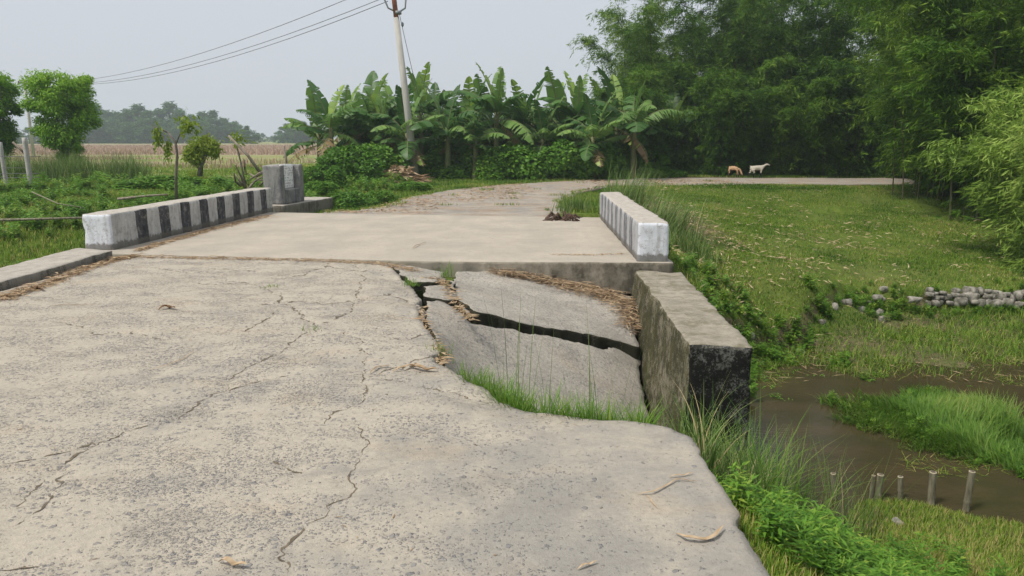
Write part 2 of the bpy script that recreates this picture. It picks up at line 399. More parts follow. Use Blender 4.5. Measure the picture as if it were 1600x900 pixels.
MAT['rag'] = simple('dark_husk', (.045, .028, .02), (.13, .085, .06), 22, .9, bump=.6)

# ------------------------------------------------------------------ plan of the place
deck_front = [(-6.35, 10.37), (-5.28, 10.26), (-1.19, 9.68), (1.64, 9.55), (2.12, 9.53)]
deck_poly = [(-6.35, 10.37), (-5.28, 10.26), (-1.19, 9.68), (1.64, 9.55), (2.12, 9.53), (2.26, 15.35), (1.78, 15.2), (-1.36, 15.66), (-5.2, 16.3), (-5.85, 16.6)]
edge_px = [(600, 411), (628, 432), (655, 455), (650, 470), (652, 486), (672, 515), (690, 540), (676, 552), (684, 568), (706, 578), (735, 595), (752, 601), (770, 617), (820, 632), (880, 642), (950, 650), (1010, 655), (1050, 660), (1085, 680), (1100, 708), (1120, 745), (1155, 815), (1205, 900)]
edge = [tuple(P(*q)[:2]) for q in edge_px]
road_out = [(-5.28, 10.20), (-3.6, 9.97), (-2.4, 9.80)] + edge + [(1.0, 1.6), (1.02, -4), (-6.2, -4), (-5.55, 5.0), (-5.47, 7.69), (-5.42, 9.2)]
road_poly = rough_line(road_out, .03, .03, 3, True, .014)
far_px = [(505, 330), (560, 328), (600, 321), (640, 307), (700, 296), (800, 287), (870, 282.5), (950, 279), (1060, 277), (1200, 277), (1420, 277.5), (1440, 286), (1335, 287), (1200, 286.5), (1080, 288), (960, 289), (905, 300), (880, 314), (886, 326), (896, 338), (760, 341), (640, 340), (520, 337)]
far_poly = [tuple(P(*q)[:2]) for q in far_px]

ctrl = []
def C(*t): ctrl.append(t)
# right bank beyond the bridge
for x, y, z in [(2.5, 9.7, -.42), (2.6, 11, -.35), (2.9, 13, -.28), (2.6, 15.2, -.12), (2.7, 18, -.06), (1.7, 20, -.04), (4.2, 24.5, -.1), (8, 25.3, -.12), (12.3, 25.6, -.15), (17, 26, -.2),
                (4.2, 16, -.5), (5.5, 19.5, -.55), (8, 20.5, -.75), (11, 21, -.7), (15, 20, -.6), (5, 12.8, -1.0), (7, 16, -1.05), (10, 16.4, -1.1), (13, 16, -1.05),
                (3.4, 11.4, -.95), (2.35, 8.6, -1.8), (2.4, 7.2, -2.1), (2.3, 6, -2.1), (2.45, 9.4, -1.0), (3.2, 10.1, -1.62), (3.4, 9.5, -1.86), (4.2, 11.6, -1.60), (5.6, 12.3, -1.62),
                (6.7, 13.5, -1.56), (9.8, 13.4, -1.58), (13, 13.5, -1.58), (8.5, 12.6, -1.77), (11.5, 12.8, -1.82), (6.5, 11.4, -1.77), (5.0, 10.6, -1.80), (8.5, 11.2, -1.84), (13, 11.5, -1.9),
                (4, 9, -2.1), (6, 9.8, -2.0), (9, 9, -2.1), (13, 8.5, -2.1), (3.4, 7.4, -2.1), (5, 7, -2.1), (8, 7, -2.1), (13, 6.5, -2.0),
                (2.6, 6.2, -1.98), (3.3, 6.25, -1.78), (4.5, 5.75, -1.74), (6, 5.6, -1.75), (9, 5.4, -1.7), (4.2, 5.0, -1.62), (6, 4, -1.5), (3.2, 5.0, -1.5), (9, 3, -1.4), (14, 3, -1.3),
                (2.1, 5.6, -1.80), (1.75, 5, -1.28), (2.4, 4.2, -1.2), (3, 3.6, -1.3), (1.5, 4.2, -.75), (1.3, 3.4, -.32), (1.3, 2.6, -.28), (1.9, 3.1, -.75), (1.8, 2.3, -.6), (3, 2, -1.0), (5, 1.5, -1.1), (1.4, 1, -.35),
                (.2, 7.5, -.75), (1, 6, -1.25), (1.1, 5, -1.0), (.2, 5.6, -.85), (1.3, 7.6, -1.3), (-.4, 6.8, -.5), (1.2, 8.7, -1.1), (.5, 4.6, -.7),
                (0, 0, -.35), (-5.5, 0, -.35), (-2.5, 5, -.35), (-5, 9, -.35), (-2, 8.5, -.35)]: C(x, y, z)
# left side
for x, y, z in [(-6.4, 7, -.3), (-7.2, 8.5, -.85), (-8.0, 9.6, -1.25), (-9, 10.6, -1.35), (-12, 11, -1.35), (-16, 11, -1.3), (-7.2, 11.2, -1.2), (-7, 14, -.7), (-9, 14.6, -.5), (-12, 14.5, -.55), (-16, 14.5, -.5),
                (-6.6, 16.5, -.28), (-9, 17.5, -.12), (-13, 18, -.1), (-18, 18, -.1), (-6.2, 19, -.15), (-5.0, 20, -.25), (-4.2, 21.5, -.18), (-3.6, 24, -.05), (-9, 22, 0), (-14, 24, 0), (-9, 7, -.75), (-14, 6.5, -.6), (-8, 3, -.5), (-14, 2, -.4), (-3.5, 29, 0), (1, 31, 0), (8, 32, 0), (15, 32, 0)]: C(x, y, z)
tps = TPS(ctrl)
def lip_y(x): return np.interp(x, [2.4, 3.4, 4.9, 6.4, 9, 13, 17], [9.9, 10.75, 12.1, 13.75, 13.95, 14.0, 14.0])+fbm(x*1.1, x*0+3, 77, 3)*.35
def step_amt(x, y):
    d = y-lip_y(x); w = sstep(2.5, 3.3, x)*sstep(17, 15, x)
    return w*(sstep(-.10, .10, d)*sstep(3.0, .4, d)-sstep(.10, -.10, d)*sstep(-2.0, -.3, d)*.35)
def ground_z(x, y, fine=True):
    x, y = np.broadcast_arrays(np.asarray(x, float), np.asarray(y, float))
    b = tps(np.clip(x, -17, 16), np.clip(y, 0, 31))
    k = sstep(15, 24, np.abs(x+0.5)) ; k2 = sstep(27, 33, y); kk = np.maximum(k, k2)
    kk = np.where(y < -2, 1, kk); z = np.clip(b, -2.3, .05)
    # the stream keeps running out to the sides
    chan = -1.9*np.exp(-((y-9.2)/2.6)**2)*sstep(16, 24, np.abs(x))
    z = z*(1-kk)+kk*np.minimum(chan, -.02)
    z = z+fbm(x*.9, y*.9, 5, 4)*.05*sstep(0.02, .3, -z)+fbm(x*.25, y*.25, 9, 3)*.04
    near = (x > -.9) & (x < 1.2) & (y > 4.0) & (y < 6.5)
    if near.any():
        xx = np.atleast_1d(x)[np.atleast_1d(near)]; yy = np.atleast_1d(y)[np.atleast_1d(near)]
        d, _, _ = dpoly(xx, yy, edge[8:-5], False); o_ = ~inpoly(xx, yy, road_out); z = np.atleast_1d(z).copy()
        zz = z[np.atleast_1d(near)]; z[np.atleast_1d(near)] = np.where(o_, np.maximum(zz, -.14-.9*d), zz); z = z.reshape(x.shape)
    z = z+step_amt(x, y)*.20
    z = z+fbm(x*1.9, y*1.9, 14, 3)*.11*sstep(2.5, 3.2, x)*sstep(9.5, 10.5, y)*sstep(27, 22, y)
    z = z+fbm(x*1.3, y*1.3, 15, 3)*.16*sstep(-7, -8, x)*sstep(8, 9, y)*sstep(22, 18, y)
    if fine: z = z+fbm(x*5, y*5, 8, 2)*.025*sstep(0.03, .3, -z)
    return z

# ------------------------------------------------------------------ ground sheet
def spaced(lo, hi, st, out, g=1.16):
    c = list(np.arange(lo, hi+1e-6, st)); d = st
    while c[-1] < out: d *= g; c.append(c[-1]+d)
    d = st; a = [c[0]]
    while a[-1] > -out: d *= g; a.append(a[-1]-d)
    return np.array(sorted(set(a+c)))
gx = spaced(-15, 15, .11, 2600); gy = spaced(1.0, 27, .11, 2600)
GX, GY = np.meshgrid(gx, gy)
GZ = ground_z(GX, GY)
gx_, gy_ = GX.ravel(), GY.ravel(); z_ = GZ.ravel().copy()
def press(poly, zmax, margin):
    global z_
    px = np.array([p[0] for p in poly]); py = np.array([p[1] for p in poly])
    m = (gx_ > px.min()-1.5) & (gx_ < px.max()+1.5) & (gy_ > py.min()-1.5) & (gy_ < py.max()+1.5)
    ins = np.zeros(len(gx_), bool); ins[m] = inpoly(gx_[m], gy_[m], poly)
    d, _, _ = dpoly(gx_[m], gy_[m], poly); D = np.full(len(gx_), 9.); D[m] = d
    z_ = np.where(ins & (D > margin), np.minimum(z_, zmax), z_)
press(deck_poly, -1.9, .0)
press(road_out, -.42, .05)
press(far_poly, -.05, .1)
soil = .10+.22*fbm(gx_*.35, gy_*.35, 31, 4)
soil += .6*sstep(2.0, .6, np.hypot((gx_-4.0)/.9, (gy_-19)/4))            # bare shoulder beyond the parapet
soil += .15*sstep(12.0, 13.4, gx_)*sstep(14.5, 16, gy_)*sstep(60, 40, gy_)             # litter under bamboo
soil += .9*sstep(29.8, 31.2, gy_)*sstep(2, 4, gx_)*sstep(60, 44, gy_)
soil += .8*sstep(.16, .03, np.abs(gy_-lip_y(gx_)))*.8*vnoise(gx_*1.7, gy_*1.7, 12)*1.3*(gx_ > 2.8)*(gx_ < 15)
soil += .5*sstep(-1.55, -1.75, z_)*(gx_ > 0)
fld = sstep(24, 40, gy_)*sstep(-5, -9, gx_); fld = np.maximum(fld, sstep(60, 70, gy_))
dist = np.hypot(gx_, gy_)
stub = sstep(70, 80, gy_+4*fbm(gx_*.05, gy_*.05, 3))*sstep(260, 160, gy_)*.85*(gx_ < 0)
n1, n2 = len(gy), len(gx)
idx = np.arange(n1*n2).reshape(n1, n2)
Fg = np.stack([idx[:-1, :-1], idx[:-1, 1:], idx[1:, 1:], idx[1:, :-1]], -1).reshape(-1, 4)
ground = npmesh('ground', np.stack([gx_, gy_, z_], 1), Fg, MAT['ground'], smooth=True, attrs={'soil': soil, 'field': fld, 'stub': stub})
tag(ground, 'grassy ground of banks, ditch and open field', 'ground', kind='structure')
WATER = -1.80
wx = np.array([-40, 60]); V = [(-60, 2, WATER), (80, 2, WATER), (80, 18, WATER), (-60, 18, WATER)]
wat = npmesh('water', V, [[0, 1, 2, 3]], MAT['water']); tag(wat, 'murky brown stream water', 'water', kind='structure')

# ------------------------------------------------------------------ slabs of paving
def slab_mesh(name, poly, zf, thick, res, mat, parent=None, under=None):
    poly = np.asarray(poly)[:, :2]; x0, y0 = poly.min(0)-res; x1, y1 = poly.max(0)+res
    xs = np.arange(x0, x1+res, res); ys = np.arange(y0, y1+res, res); X, Y = np.meshgrid(xs, ys)
    cx = (X[:-1, :-1]+X[1:, 1:])/2; cy = (Y[:-1, :-1]+Y[1:, 1:])/2
    keep = inpoly(cx, cy, poly)
    idx = np.arange(X.size).reshape(X.shape)
    F = np.stack([idx[:-1, :-1], idx[:-1, 1:], idx[1:, 1:], idx[1:, :-1]], -1)[keep]
    E = np.concatenate([F[:, [0, 1]], F[:, [1, 2]], F[:, [2, 3]], F[:, [3, 0]]])
    key = np.sort(E, 1); k = key[:, 0].astype(np.int64)*X.size+key[:, 1]
    u, ind, cnt = np.unique(k, return_index=True, return_counts=True)
    BE = E[ind[cnt == 1]]; bv = np.unique(BE)
    x = X.ravel().copy(); y = Y.ravel().copy()
    d, bx, by = dpoly(x[bv], y[bv], poly); x[bv] = bx; y[bv] = by
    used = np.unique(F); mp = -np.ones(X.size, int); mp[used] = np.arange(len(used))
    x, y = x[used], y[used]; F = mp[F]; BE = mp[BE]; bvm = np.unique(BE)
    z = zf(x, y); n = len(x)
    V = [np.stack([x, y, z], 1)]
    # edge falls: chipped arris then side
    m2 = -np.ones(n, int); m2[bvm] = n+np.arange(len(bvm)); m3 = -np.ones(n, int); m3[bvm] = n+len(bvm)+np.arange(len(bvm))
    cen = poly.mean(0)
    dx = x[bvm]-cen[0]; dy = y[bvm]-cen[1]
    chip = .012+.02*np.abs(fbm(x[bvm]*9, y[bvm]*9, 4, 3))
    V[0][bvm, 2] -= .006
    nb = np.stack([x[bvm]+fbm(x[bvm]*12, y[bvm]*12, 6, 2)*.02, y[bvm]+fbm(x[bvm]*12, y[bvm]*12, 7, 2)*.02, z[bvm]-chip-.02], 1)
    lb = np.stack([x[bvm]+fbm(x[bvm]*7, y[bvm]*7, 16, 2)*.05, y[bvm]+fbm(x[bvm]*7, y[bvm]*7, 17, 2)*.05, z[bvm]-thick], 1)
    V += [nb, lb]
    S1 = np.stack([BE[:, 1], BE[:, 0], m2[BE[:, 0]], m2[BE[:, 1]]], 1)
    S2 = np.stack([m2[BE[:, 1]], m2[BE[:, 0]], m3[BE[:, 0]], m3[BE[:, 1]]], 1)
    mi = np.concatenate([np.zeros(len(F)), np.ones(len(S1)+len(S2))]) if isinstance(mat, list) else None
    return npmesh(name, np.concatenate(V), np.concatenate([F, S1, S2]), mat, parent, False, None, mi)
crack_px = [
 [(418, 448), (437, 462), (441, 472), (455, 480), (478, 494), (487, 512), (497, 524)],
 [(437, 434), (470, 428), (497, 418), (515, 411)],
 [(487, 512), (466, 530), (447, 545)], [(497, 502), (520, 500), (545, 487), (556, 470)], [(441, 470), (415, 472), (395, 474)],
 [(441, 484), (412, 500), (388, 518)], [(575, 553), (571, 590), (562, 610), (555, 628)], [(572, 585), (600, 578), (625, 575)],
 [(545, 655), (588, 690), (568, 714), (551, 733), (558, 757), (537, 772), (518, 782), (512, 799), (478, 817)],
 [(270, 652), (300, 635), (325, 612), (350, 606)], [(0, 822), (40, 800), (70, 775), (80, 745), (92, 730)], [(0, 890), (42, 876), (80, 872), (112, 868), (125, 880)],
 [(150, 690), (200, 668), (270, 652)], [(600, 587), (650, 602), (690, 606), (728, 618), (768, 620)], [(425, 715), (450, 722), (470, 735)], [(0, 720), (60, 712), (150, 690)],
 [(60, 735), (48, 760), (38, 790)], [(350, 606), (400, 596), (450, 583)],
 [(515, 411), (540, 420), (575, 424), (600, 432)], [(556, 470), (580, 462), (610, 458), (650, 470)], [(441, 472), (470, 468), (500, 474), (540, 470), (556, 470)],
 [(575, 553), (560, 530), (540, 518), (497, 524)], [(625, 575), (650, 560), (676, 552)], [(418, 448), (380, 440), (340, 444), (300, 438)], [(447, 545), (420, 560), (380, 572), (350, 606)],
 [(245, 418), (300, 424), (350, 418), (410, 424)], [(100, 500), (150, 520), (210, 516), (270, 530)], [(555, 628), (520, 640), (500, 660)], [(478, 817), (450, 850), (455, 899)],
 [(555, 410), (570, 430), (566, 452), (556, 470)], [(610, 520), (630, 528), (655, 520), (672, 520)], [(92, 730), (120, 712), (150, 690)],
]
cr_lines = []
for k, c in enumerate(crack_px):
    cr_lines.append(rough_line([P(*q)[:2] for q in c], .012, .05, 40+k, False, .022))
def road_z(x, y):
    z = fbm(x*.8, y*.8, 21, 3)*.014+fbm(x*5, y*5, 22, 4)*.002
    ed, _, _ = dpoly(x, y, edge[:-3], False)
    z -= .05*sstep(.35, 0, ed)*(y < 8.5)*vnoise(x*3, y*3, 2)
    for c in cr_lines:
        m = (np.abs(x-c[:, 0].mean()) < 1.8) & (np.abs(y-c[:, 1].mean()) < 1.8)
        if m.any():
            d, _, _ = dpoly(x[m], y[m], c[::6] if len(c) > 12 else c, False); z[m] -= .012*sstep(.05, 0, d)
    return z-.004
def rz_scalar(x, y): return road_z(np.array([x], float), np.array([y], float))[0]
road = empty('near_road'); tag(road, 'cracked dusty concrete approach road with exposed stones', 'road', kind='structure')
# fine mesh where the camera looks, coarse behind
slab_mesh('road_surface', road_poly, road_z, .26, .035, [MAT['road'], MAT['slab']], road)
# cracks: narrow ribbons of packed dirt lying in the grooves
CV, CF = [], []
def ribbon(line, w0, seed):
    b = sum(len(v) for v in CV); n = len(line)
    t = np.gradient(line, axis=0); t /= np.linalg.norm(t, axis=1)[:, None]+1e-9; nn = np.stack([-t[:, 1], t[:, 0]], 1)
    s = np.linspace(0, 1, n); w = w0*np.clip(1.9*vnoise(s*n*.22, s*0+seed, seed)-.35, .06, 1.4)*(.6+.8*vnoise(s*n*.9, s*0+seed, seed+2))*np.minimum(1, np.minimum(s, 1-s)*8+.15)
    for sg in (1, -1):
        q = line+sg*nn*w[:, None]; z = road_z(q[:, 0], q[:, 1])+.004
        CV.append(np.stack([q[:, 0], q[:, 1], z], 1))
    i = np.arange(n-1)
    CF.append(np.stack([b+i, b+i+1, b+n+i+1, b+n+i], 1))
for k, c in enumerate(cr_lines): ribbon(c, .010 if k in (0, 1, 3, 18, 19) else .0055 if k != 8 else .0034, k)
npmesh('crack', np.concatenate(CV), np.concatenate(CF), MAT['crack'], road)

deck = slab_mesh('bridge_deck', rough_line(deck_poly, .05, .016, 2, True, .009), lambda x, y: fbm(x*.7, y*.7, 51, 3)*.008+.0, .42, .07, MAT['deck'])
tag(deck, 'smooth beige concrete deck slab of the small bridge', 'bridge', kind='structure')
far_road = slab_mesh('far_road', rough_line(far_poly, .15, .05, 12, True), lambda x, y: fbm(x*.7, y*.7, 61, 4)*.02-.012, .12, .12, MAT['far_road'])
tag(far_road, 'rough leaf strewn road bending right beyond the bridge', 'road', kind='structure')

# collapsed pieces of the apron
def piece(name, px, res, label, thick=.13, off=0):
    pts = [P(x, y, z) for x, y, z in px]; t = TPS(pts)
    poly = rough_line(pts, .025, .035, 70, True, .018)
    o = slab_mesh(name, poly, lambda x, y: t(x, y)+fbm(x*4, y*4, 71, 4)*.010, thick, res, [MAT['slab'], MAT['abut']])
    tag(o, label, 'concrete slab', 'broken slabs of the collapsed apron', 'thing'); return o, t
A_px = [(714, 424, -.10), (762, 422.5, -.13), (850, 430, -.24), (920, 437, -.36), (984, 446, -.44), (988, 492, -.52), (995, 540, -.70), (960, 530, -.62), (900, 518, -.48), (862, 512, -.40), (840, 510, -.36), (808, 502, -.28), (775, 492, -.2), (740, 486, -.12), (716, 468, -.11), (705, 445, -.10)]
B_px = [(666, 470, -.05), (690, 470, -.08), (722, 486, -.13), (737, 504, -.20), (772, 509, -.27), (816, 518, -.37), (856, 524, -.46), (932, 540, -.64), (994, 549, -.82), (1003, 600, -1.0), (1016, 680, -1.22), (1010, 740, -1.3), (930, 735, -1.12), (870, 690, -.9), (800, 690, -.86), (725, 640, -.6), (702, 574, -.22), (684, 535, -.13), (668, 500, -.08)]
D_px = [(608, 414, -.01), (640, 415, -.015), (690, 424, -.03), (698, 436, -.04), (680, 440, -.03), (645, 441, -.02), (632, 430, -.01)]
E_px = [(660, 446, -.03), (690, 443, -.04), (703, 448, -.06), (714, 466, -.09), (700, 469, -.08), (668, 462, -.05)]
_, tA = piece('broken_slab', A_px, .04, 'upper broken concrete slab sunk against the bridge deck face', .16)
_, tB = piece('broken_slab', B_px, .04, 'lower broken concrete slab, bent and tilted down towards the thick wing wall', .14, .1)
piece('broken_slab', D_px, .03, 'small flat concrete fragment by the end of the deck joint', .1, .3)
piece('broken_slab', E_px, .03, 'small cracked fragment between the road and the upper sunken slab', .1, .4)

for k_, (px_, lab_) in enumerate([([(566, 414, -.005), (598, 415, -.01), (622, 430, -.015), (606, 436, -.01), (578, 428, -.005)], 'thin concrete flake left of the flat fragment by the deck joint'),
        ([(648, 472, -.03), (660, 478, -.05), (664, 496, -.08), (655, 500, -.06)], 'narrow chip wedged at the top of the jagged road edge'),
        ([(703, 437, -.04), (714, 440, -.05), (712, 452, -.07), (702, 449, -.06)], 'small chip between the fragments and the upper sunken slab'),
        ([(716, 476, -.12), (728, 478, -.13), (738, 490, -.16), (728, 494, -.17)], 'small chip at the narrow start of the main gap')]):
    piece('broken_slab', px_, .015, lab_, .07, .5+k_*.1)
# ------------------------------------------------------------------ rough blocks
def block(name, c8, mats, parent=None, res=.05, rnd=.02, amp=.008, origin=(0, 0, 0), endmat=None, batter=None):
    """c8: bottom 4 then top 4 corners (near-left, near-right, far-right, far-left)"""
    c8 = np.array(c8, float)-np.array(origin)
    ax = [np.linalg.norm(c8[1]-c8[0]), np.linalg.norm(c8[3]-c8[0]), np.linalg.norm(c8[4]-c8[0])]
    N = [max(2, min(140, int(a/res))) for a in ax]
    V, Fc, mi = [], [], []; b = 0
    def pos(u, v, w):
        B = (c8[0]*(1-u)*(1-v)+c8[1]*u*(1-v)+c8[2]*u*v+c8[3]*(1-u)*v)
        T = (c8[4]*(1-u)*(1-v)+c8[5]*u*(1-v)+c8[6]*u*v+c8[7]*(1-u)*v)
        return B*(1-w)+T*w
    for axis in range(3):
        for side in (0, 1):
            o = [k for k in range(3) if k != axis]
            A_, B_ = np.meshgrid(np.linspace(0, 1, N[o[0]]+1), np.linspace(0, 1, N[o[1]]+1), indexing='ij')
            uvw = [None]*3; uvw[axis] = np.full(A_.shape, float(side)); uvw[o[0]] = A_; uvw[o[1]] = B_
            uvw = [q.ravel() for q in uvw]
            # round and chip the arrises
            p0 = pos(*[q[:, None] for q in uvw])+np.array(origin)
            nz = np.abs(fbm(p0[:, 0]*6+p0[:, 2]*3, p0[:, 1]*6+p0[:, 2]*4, 3, 3))
            r = np.minimum(rnd*(.5+2.6*nz), min(ax)*.4)
            L_ = [uvw[k]*ax[k] for k in range(3)]; core = [np.clip(L_[k], r, ax[k]-r) for k in range(3)]; dl = [L_[k]-core[k] for k in range(3)]
            ln = np.sqrt(sum(q*q for q in dl))+1e-9
            new = [(core[k]+dl[k]/ln*r)/ax[k] for k in range(3)]
            p = pos(*[q[:, None] for q in new])
            w_ = p0
            p[:, 0] += amp*fbm(w_[:, 1]*3+w_[:, 2]*2, w_[:, 2]*3+w_[:, 0], 5, 4)
            p[:, 1] += amp*fbm(w_[:, 0]*3+7, w_[:, 2]*3, 6, 4)
            p[:, 2] += amp*fbm(w_[:, 0]*2.5, w_[:, 1]*2.5, 7, 4)
            I = np.arange(A_.size).reshape(A_.shape)
            f = np.stack([I[:-1, :-1], I[1:, :-1], I[1:, 1:], I[:-1, 1:]], -1).reshape(-1, 4)
            flip = (axis == 0 and side == 0) or (axis == 1 and side == 1) or (axis == 2 and side == 0)
            if flip: f = f[:, ::-1]
            V.append(p); Fc.append(f+b); b += len(p)
            mi += [1 if (endmat and axis == 1 and side == 0) else 0]*len(f)
    ms = [mats]+([endmat] if endmat else [])
    o = npmesh(name, np.concatenate(V), np.concatenate(Fc), ms, parent, True, None, mi)
    bm = bmesh.new(); bm.from_mesh(o.data); bmesh.ops.remove_doubles(bm, verts=bm.verts, dist=.0015)
    bmesh.ops.recalc_face_normals(bm, faces=bm.faces); bm.to_mesh(o.data); bm.free()
    for e_ in (): pass
    o.location = origin
    return o
def box8(x0, x1, y0, y1, z0, z1): return [(x0, y0, z0), (x1, y0, z0), (x1, y1, z0), (x0, y1, z0), (x0, y0, z1), (x1, y0, z1), (x1, y1, z1), (x0, y1, z1)]
def oriented(near_in, far_in, width_dir, w, z0, z1):
    """block whose inner face runs near_in -> far_in, thickness w along width_dir (+1 to +X, -1 to -X)"""
    a = np.array(near_in, float); b = np.array(far_in, float); d = (b-a)/np.linalg.norm(b-a); n = np.array([d[1], -d[0]])*width_dir
    q = [a, a+n*w, b+n*w, b] if width_dir > 0 else [a+n*w, a, b, b+n*w]
    return [(*p, z0) for p in q]+[(*p, z1) for p in q]
def placed(name, near, ang, c8, mat, **k):
    o = block(name, c8, mat, **k); o.location = (near[0], near[1], 0); o.rotation_euler[2] = ang; return o
# left parapet: local y runs along the wall
aL = math.atan2(-(-5.34+5.80), (16.48-10.62))
L_par = placed('bridge_parapet', (-5.80, 10.62), aL, box8(-.44, 0, 0, 5.88, -.03, .525), MAT['parL'], res=.045, rnd=.028, amp=.014)
tag(L_par, 'low black and white striped wall on the left of the deck', 'parapet wall', 'striped walls of the bridge')
aR = math.atan2(-(1.80-1.655), (15.2-9.60))
R_par = placed('bridge_parapet', (1.655, 9.60), aR, box8(0, .41, 0, 5.6, -.03, .52), MAT['parR'], res=.045, rnd=.026, amp=.013)
tag(R_par, 'faded grey striped wall above the grass bank', 'parapet wall', 'striped walls of the bridge')
# pieces under the deck
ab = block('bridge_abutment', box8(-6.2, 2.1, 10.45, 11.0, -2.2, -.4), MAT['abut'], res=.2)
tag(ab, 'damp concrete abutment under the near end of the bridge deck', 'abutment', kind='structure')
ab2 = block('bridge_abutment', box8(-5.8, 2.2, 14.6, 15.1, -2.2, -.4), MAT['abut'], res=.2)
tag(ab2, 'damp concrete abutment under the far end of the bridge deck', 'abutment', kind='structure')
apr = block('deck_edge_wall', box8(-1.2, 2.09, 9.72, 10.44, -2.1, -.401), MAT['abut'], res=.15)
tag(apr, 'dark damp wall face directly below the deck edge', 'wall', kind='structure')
# wing wall
w8 = [(1.40, 5.97, -2.15), (2.02, 5.92, -2.15), (2.30, 9.50, -2.15), (1.28, 9.50, -2.15), (1.495, 5.95, -.10), (2.02, 5.94, -.10), (2.24, 9.50, -.12), (1.62, 9.50, -.10)]
wing = block('wing_wall', w8, MAT['wing'], res=.035, rnd=.03, amp=.035, endmat=MAT['wing_end'])
tag(wing, 'thick mouldy concrete wing wall with black near end beside the broken slabs', 'retaining wall', None, 'thing')
# kerb on the left, running into the parapet
def strip(name, inner, outer, z0, z1, mat, res=.06, amp=.014):
    k8 = [outer[0], inner[0], inner[1], outer[1]]
    return block(name, [(*p, z0) for p in k8]+[(*p, z1) for p in k8], mat, res=res, rnd=.022, amp=amp)
k1 = strip('kerb', [(-5.50, 5.2), (-5.50, 10.05)], [(-6.12, 5.2), (-6.15, 10.35)], -.5, .085, MAT['kerb'])
tag(k1, 'raised concrete kerb on the left road edge before the parapet', 'kerb', kind='structure')
k3 = strip('kerb', [(-6.35, -3.5), (-5.51, 5.19)], [(-6.95, -3.5), (-6.12, 5.19)], -.5, .085, MAT['kerb'], .15)
tag(k3, 'raised concrete kerb on the left road edge close to the viewer', 'kerb', kind='structure')
k2 = strip('kerb', [(-5.20, 16.75), (-4.65, 19.2)], [(-6.05, 16.9), (-5.45, 19.4)], -.5, .10, MAT['kerb'])
tag(k2, 'chipped concrete footing under and behind the plaque pillar', 'kerb', kind='structure')

# plaque pillar: two cheeks, sill, back slab, tablet
pil = empty('plaque_pillar', (-5.28, 17.0, .09), R(-12)); tag(pil, 'grey concrete pillar with an open niche holding a white inscribed tablet', 'memorial plaque')
block('cheek', box8(-.46, 0, 0, .16, 0, .90), MAT['plain'], pil, rnd=.015)
block('cheek', box8(-.40, 0, .90, 1.06, 0, .90), MAT['plain'], pil, rnd=.012)
block('sill', box8(-.40, -.004, .162, .898, 0, .34), MAT['plain'], pil, rnd=.008)
block('back_panel', box8(-.44, -.20, .162, .898, .342, .91), MAT['plain'], pil, rnd=.008)
tab = block('tablet', box8(-.198, -.165, .30, .88, .344, .905), MAT['marble'], pil, rnd=.003, amp=.001)
# the engraved lines are too worn and small to read: nine rows of strokes
tv, tf = [], []
rows = [(.865, .12, .45), (.805, .04, .88), (.75, .02, .95), (.695, .04, .95), (.645, .04, .9), (.59, .04, .6), (.52, .10, .92), (.455, .14, .72), (.40, .12, .9)]
r_ = random.Random(4)
for zc, a0, a1 in rows:
    y = .31+a0*.56; h = .030 if zc != .52 else .038
    while y < .31+a1*.56:
        w = r_.uniform(.010, .026)
        if r_.random() < .7:
            for q in range(3):
                y0 = y+r_.uniform(0, w*.5); z0 = zc+r_.uniform(-h/2, h/3); ww, hh = (r_.uniform(.004, .007), r_.uniform(h*.5, h)) if q != 1 else (w*.8, .005)
                b = len(tv); tv += [(-.1635, y0, z0), (-.1635, y0+ww, z0), (-.1635, y0+ww, z0+hh), (-.1635, y0, z0+hh)]; tf.append([b, b+1, b+2, b+3])
        y += w+.004
npmesh('lettering', tv, tf, MAT['ink'], tab)

# ------------------------------------------------------------------ tubes
def tube_np(pts, rad, n=8, caps=True):
    pts = np.array(pts, float); m = len(pts); rad = np.broadcast_to(np.asarray(rad, float), (m,))
    t = np.gradient(pts, axis=0); t /= np.linalg.norm(t, axis=1)[:, None]+1e-9
    ref = np.array([0, 0, 1.]) if abs(t[0][2]) < .9 else np.array([1., 0, 0])
    V = []
    for k in range(m):
        a = np.cross(ref, t[k]); a /= np.linalg.norm(a)+1e-9; b = np.cross(t[k], a); ref = ref if abs(np.dot(ref, t[k])) < .95 else a
        ang = np.arange(n)*2*math.pi/n
        V.append(pts[k]+rad[k]*(np.cos(ang)[:, None]*a+np.sin(ang)[:, None]*b))
    V = np.concatenate(V); F = []
    for k in range(m-1):
        for j in range(n): F.append((k*n+j, k*n+(j+1) % n, (k+1)*n+(j+1) % n, (k+1)*n+j))
    if caps:
        c = len(V); V = np.concatenate([V, pts[:1], pts[-1:]])
        for j in range(n):
            F.append((c, (j+1) % n, j, c)); F.append((c+1, (m-1)*n+j, (m-1)*n+(j+1) % n, c+1))
    return V, np.array(F)
def build_tubes(name, tubes, mat, parent=None, smooth=True):
    bm_v, q, t3 = [], [], []; b = 0
    for V, F in tubes:
        bm_v.append(V)
        tri = F[:, 0] == F[:, 3]
        if (~tri).any(): q.append(F[~tri]+b)
        if tri.any(): t3.append(F[tri][:, :3]+b)
        b += len(V)
    Fs = []
    if q: Fs.append(np.concatenate(q))
    if t3: Fs.append(np.concatenate(t3))
    return npmesh(name, np.concatenate(bm_v), Fs, mat, parent, smooth)

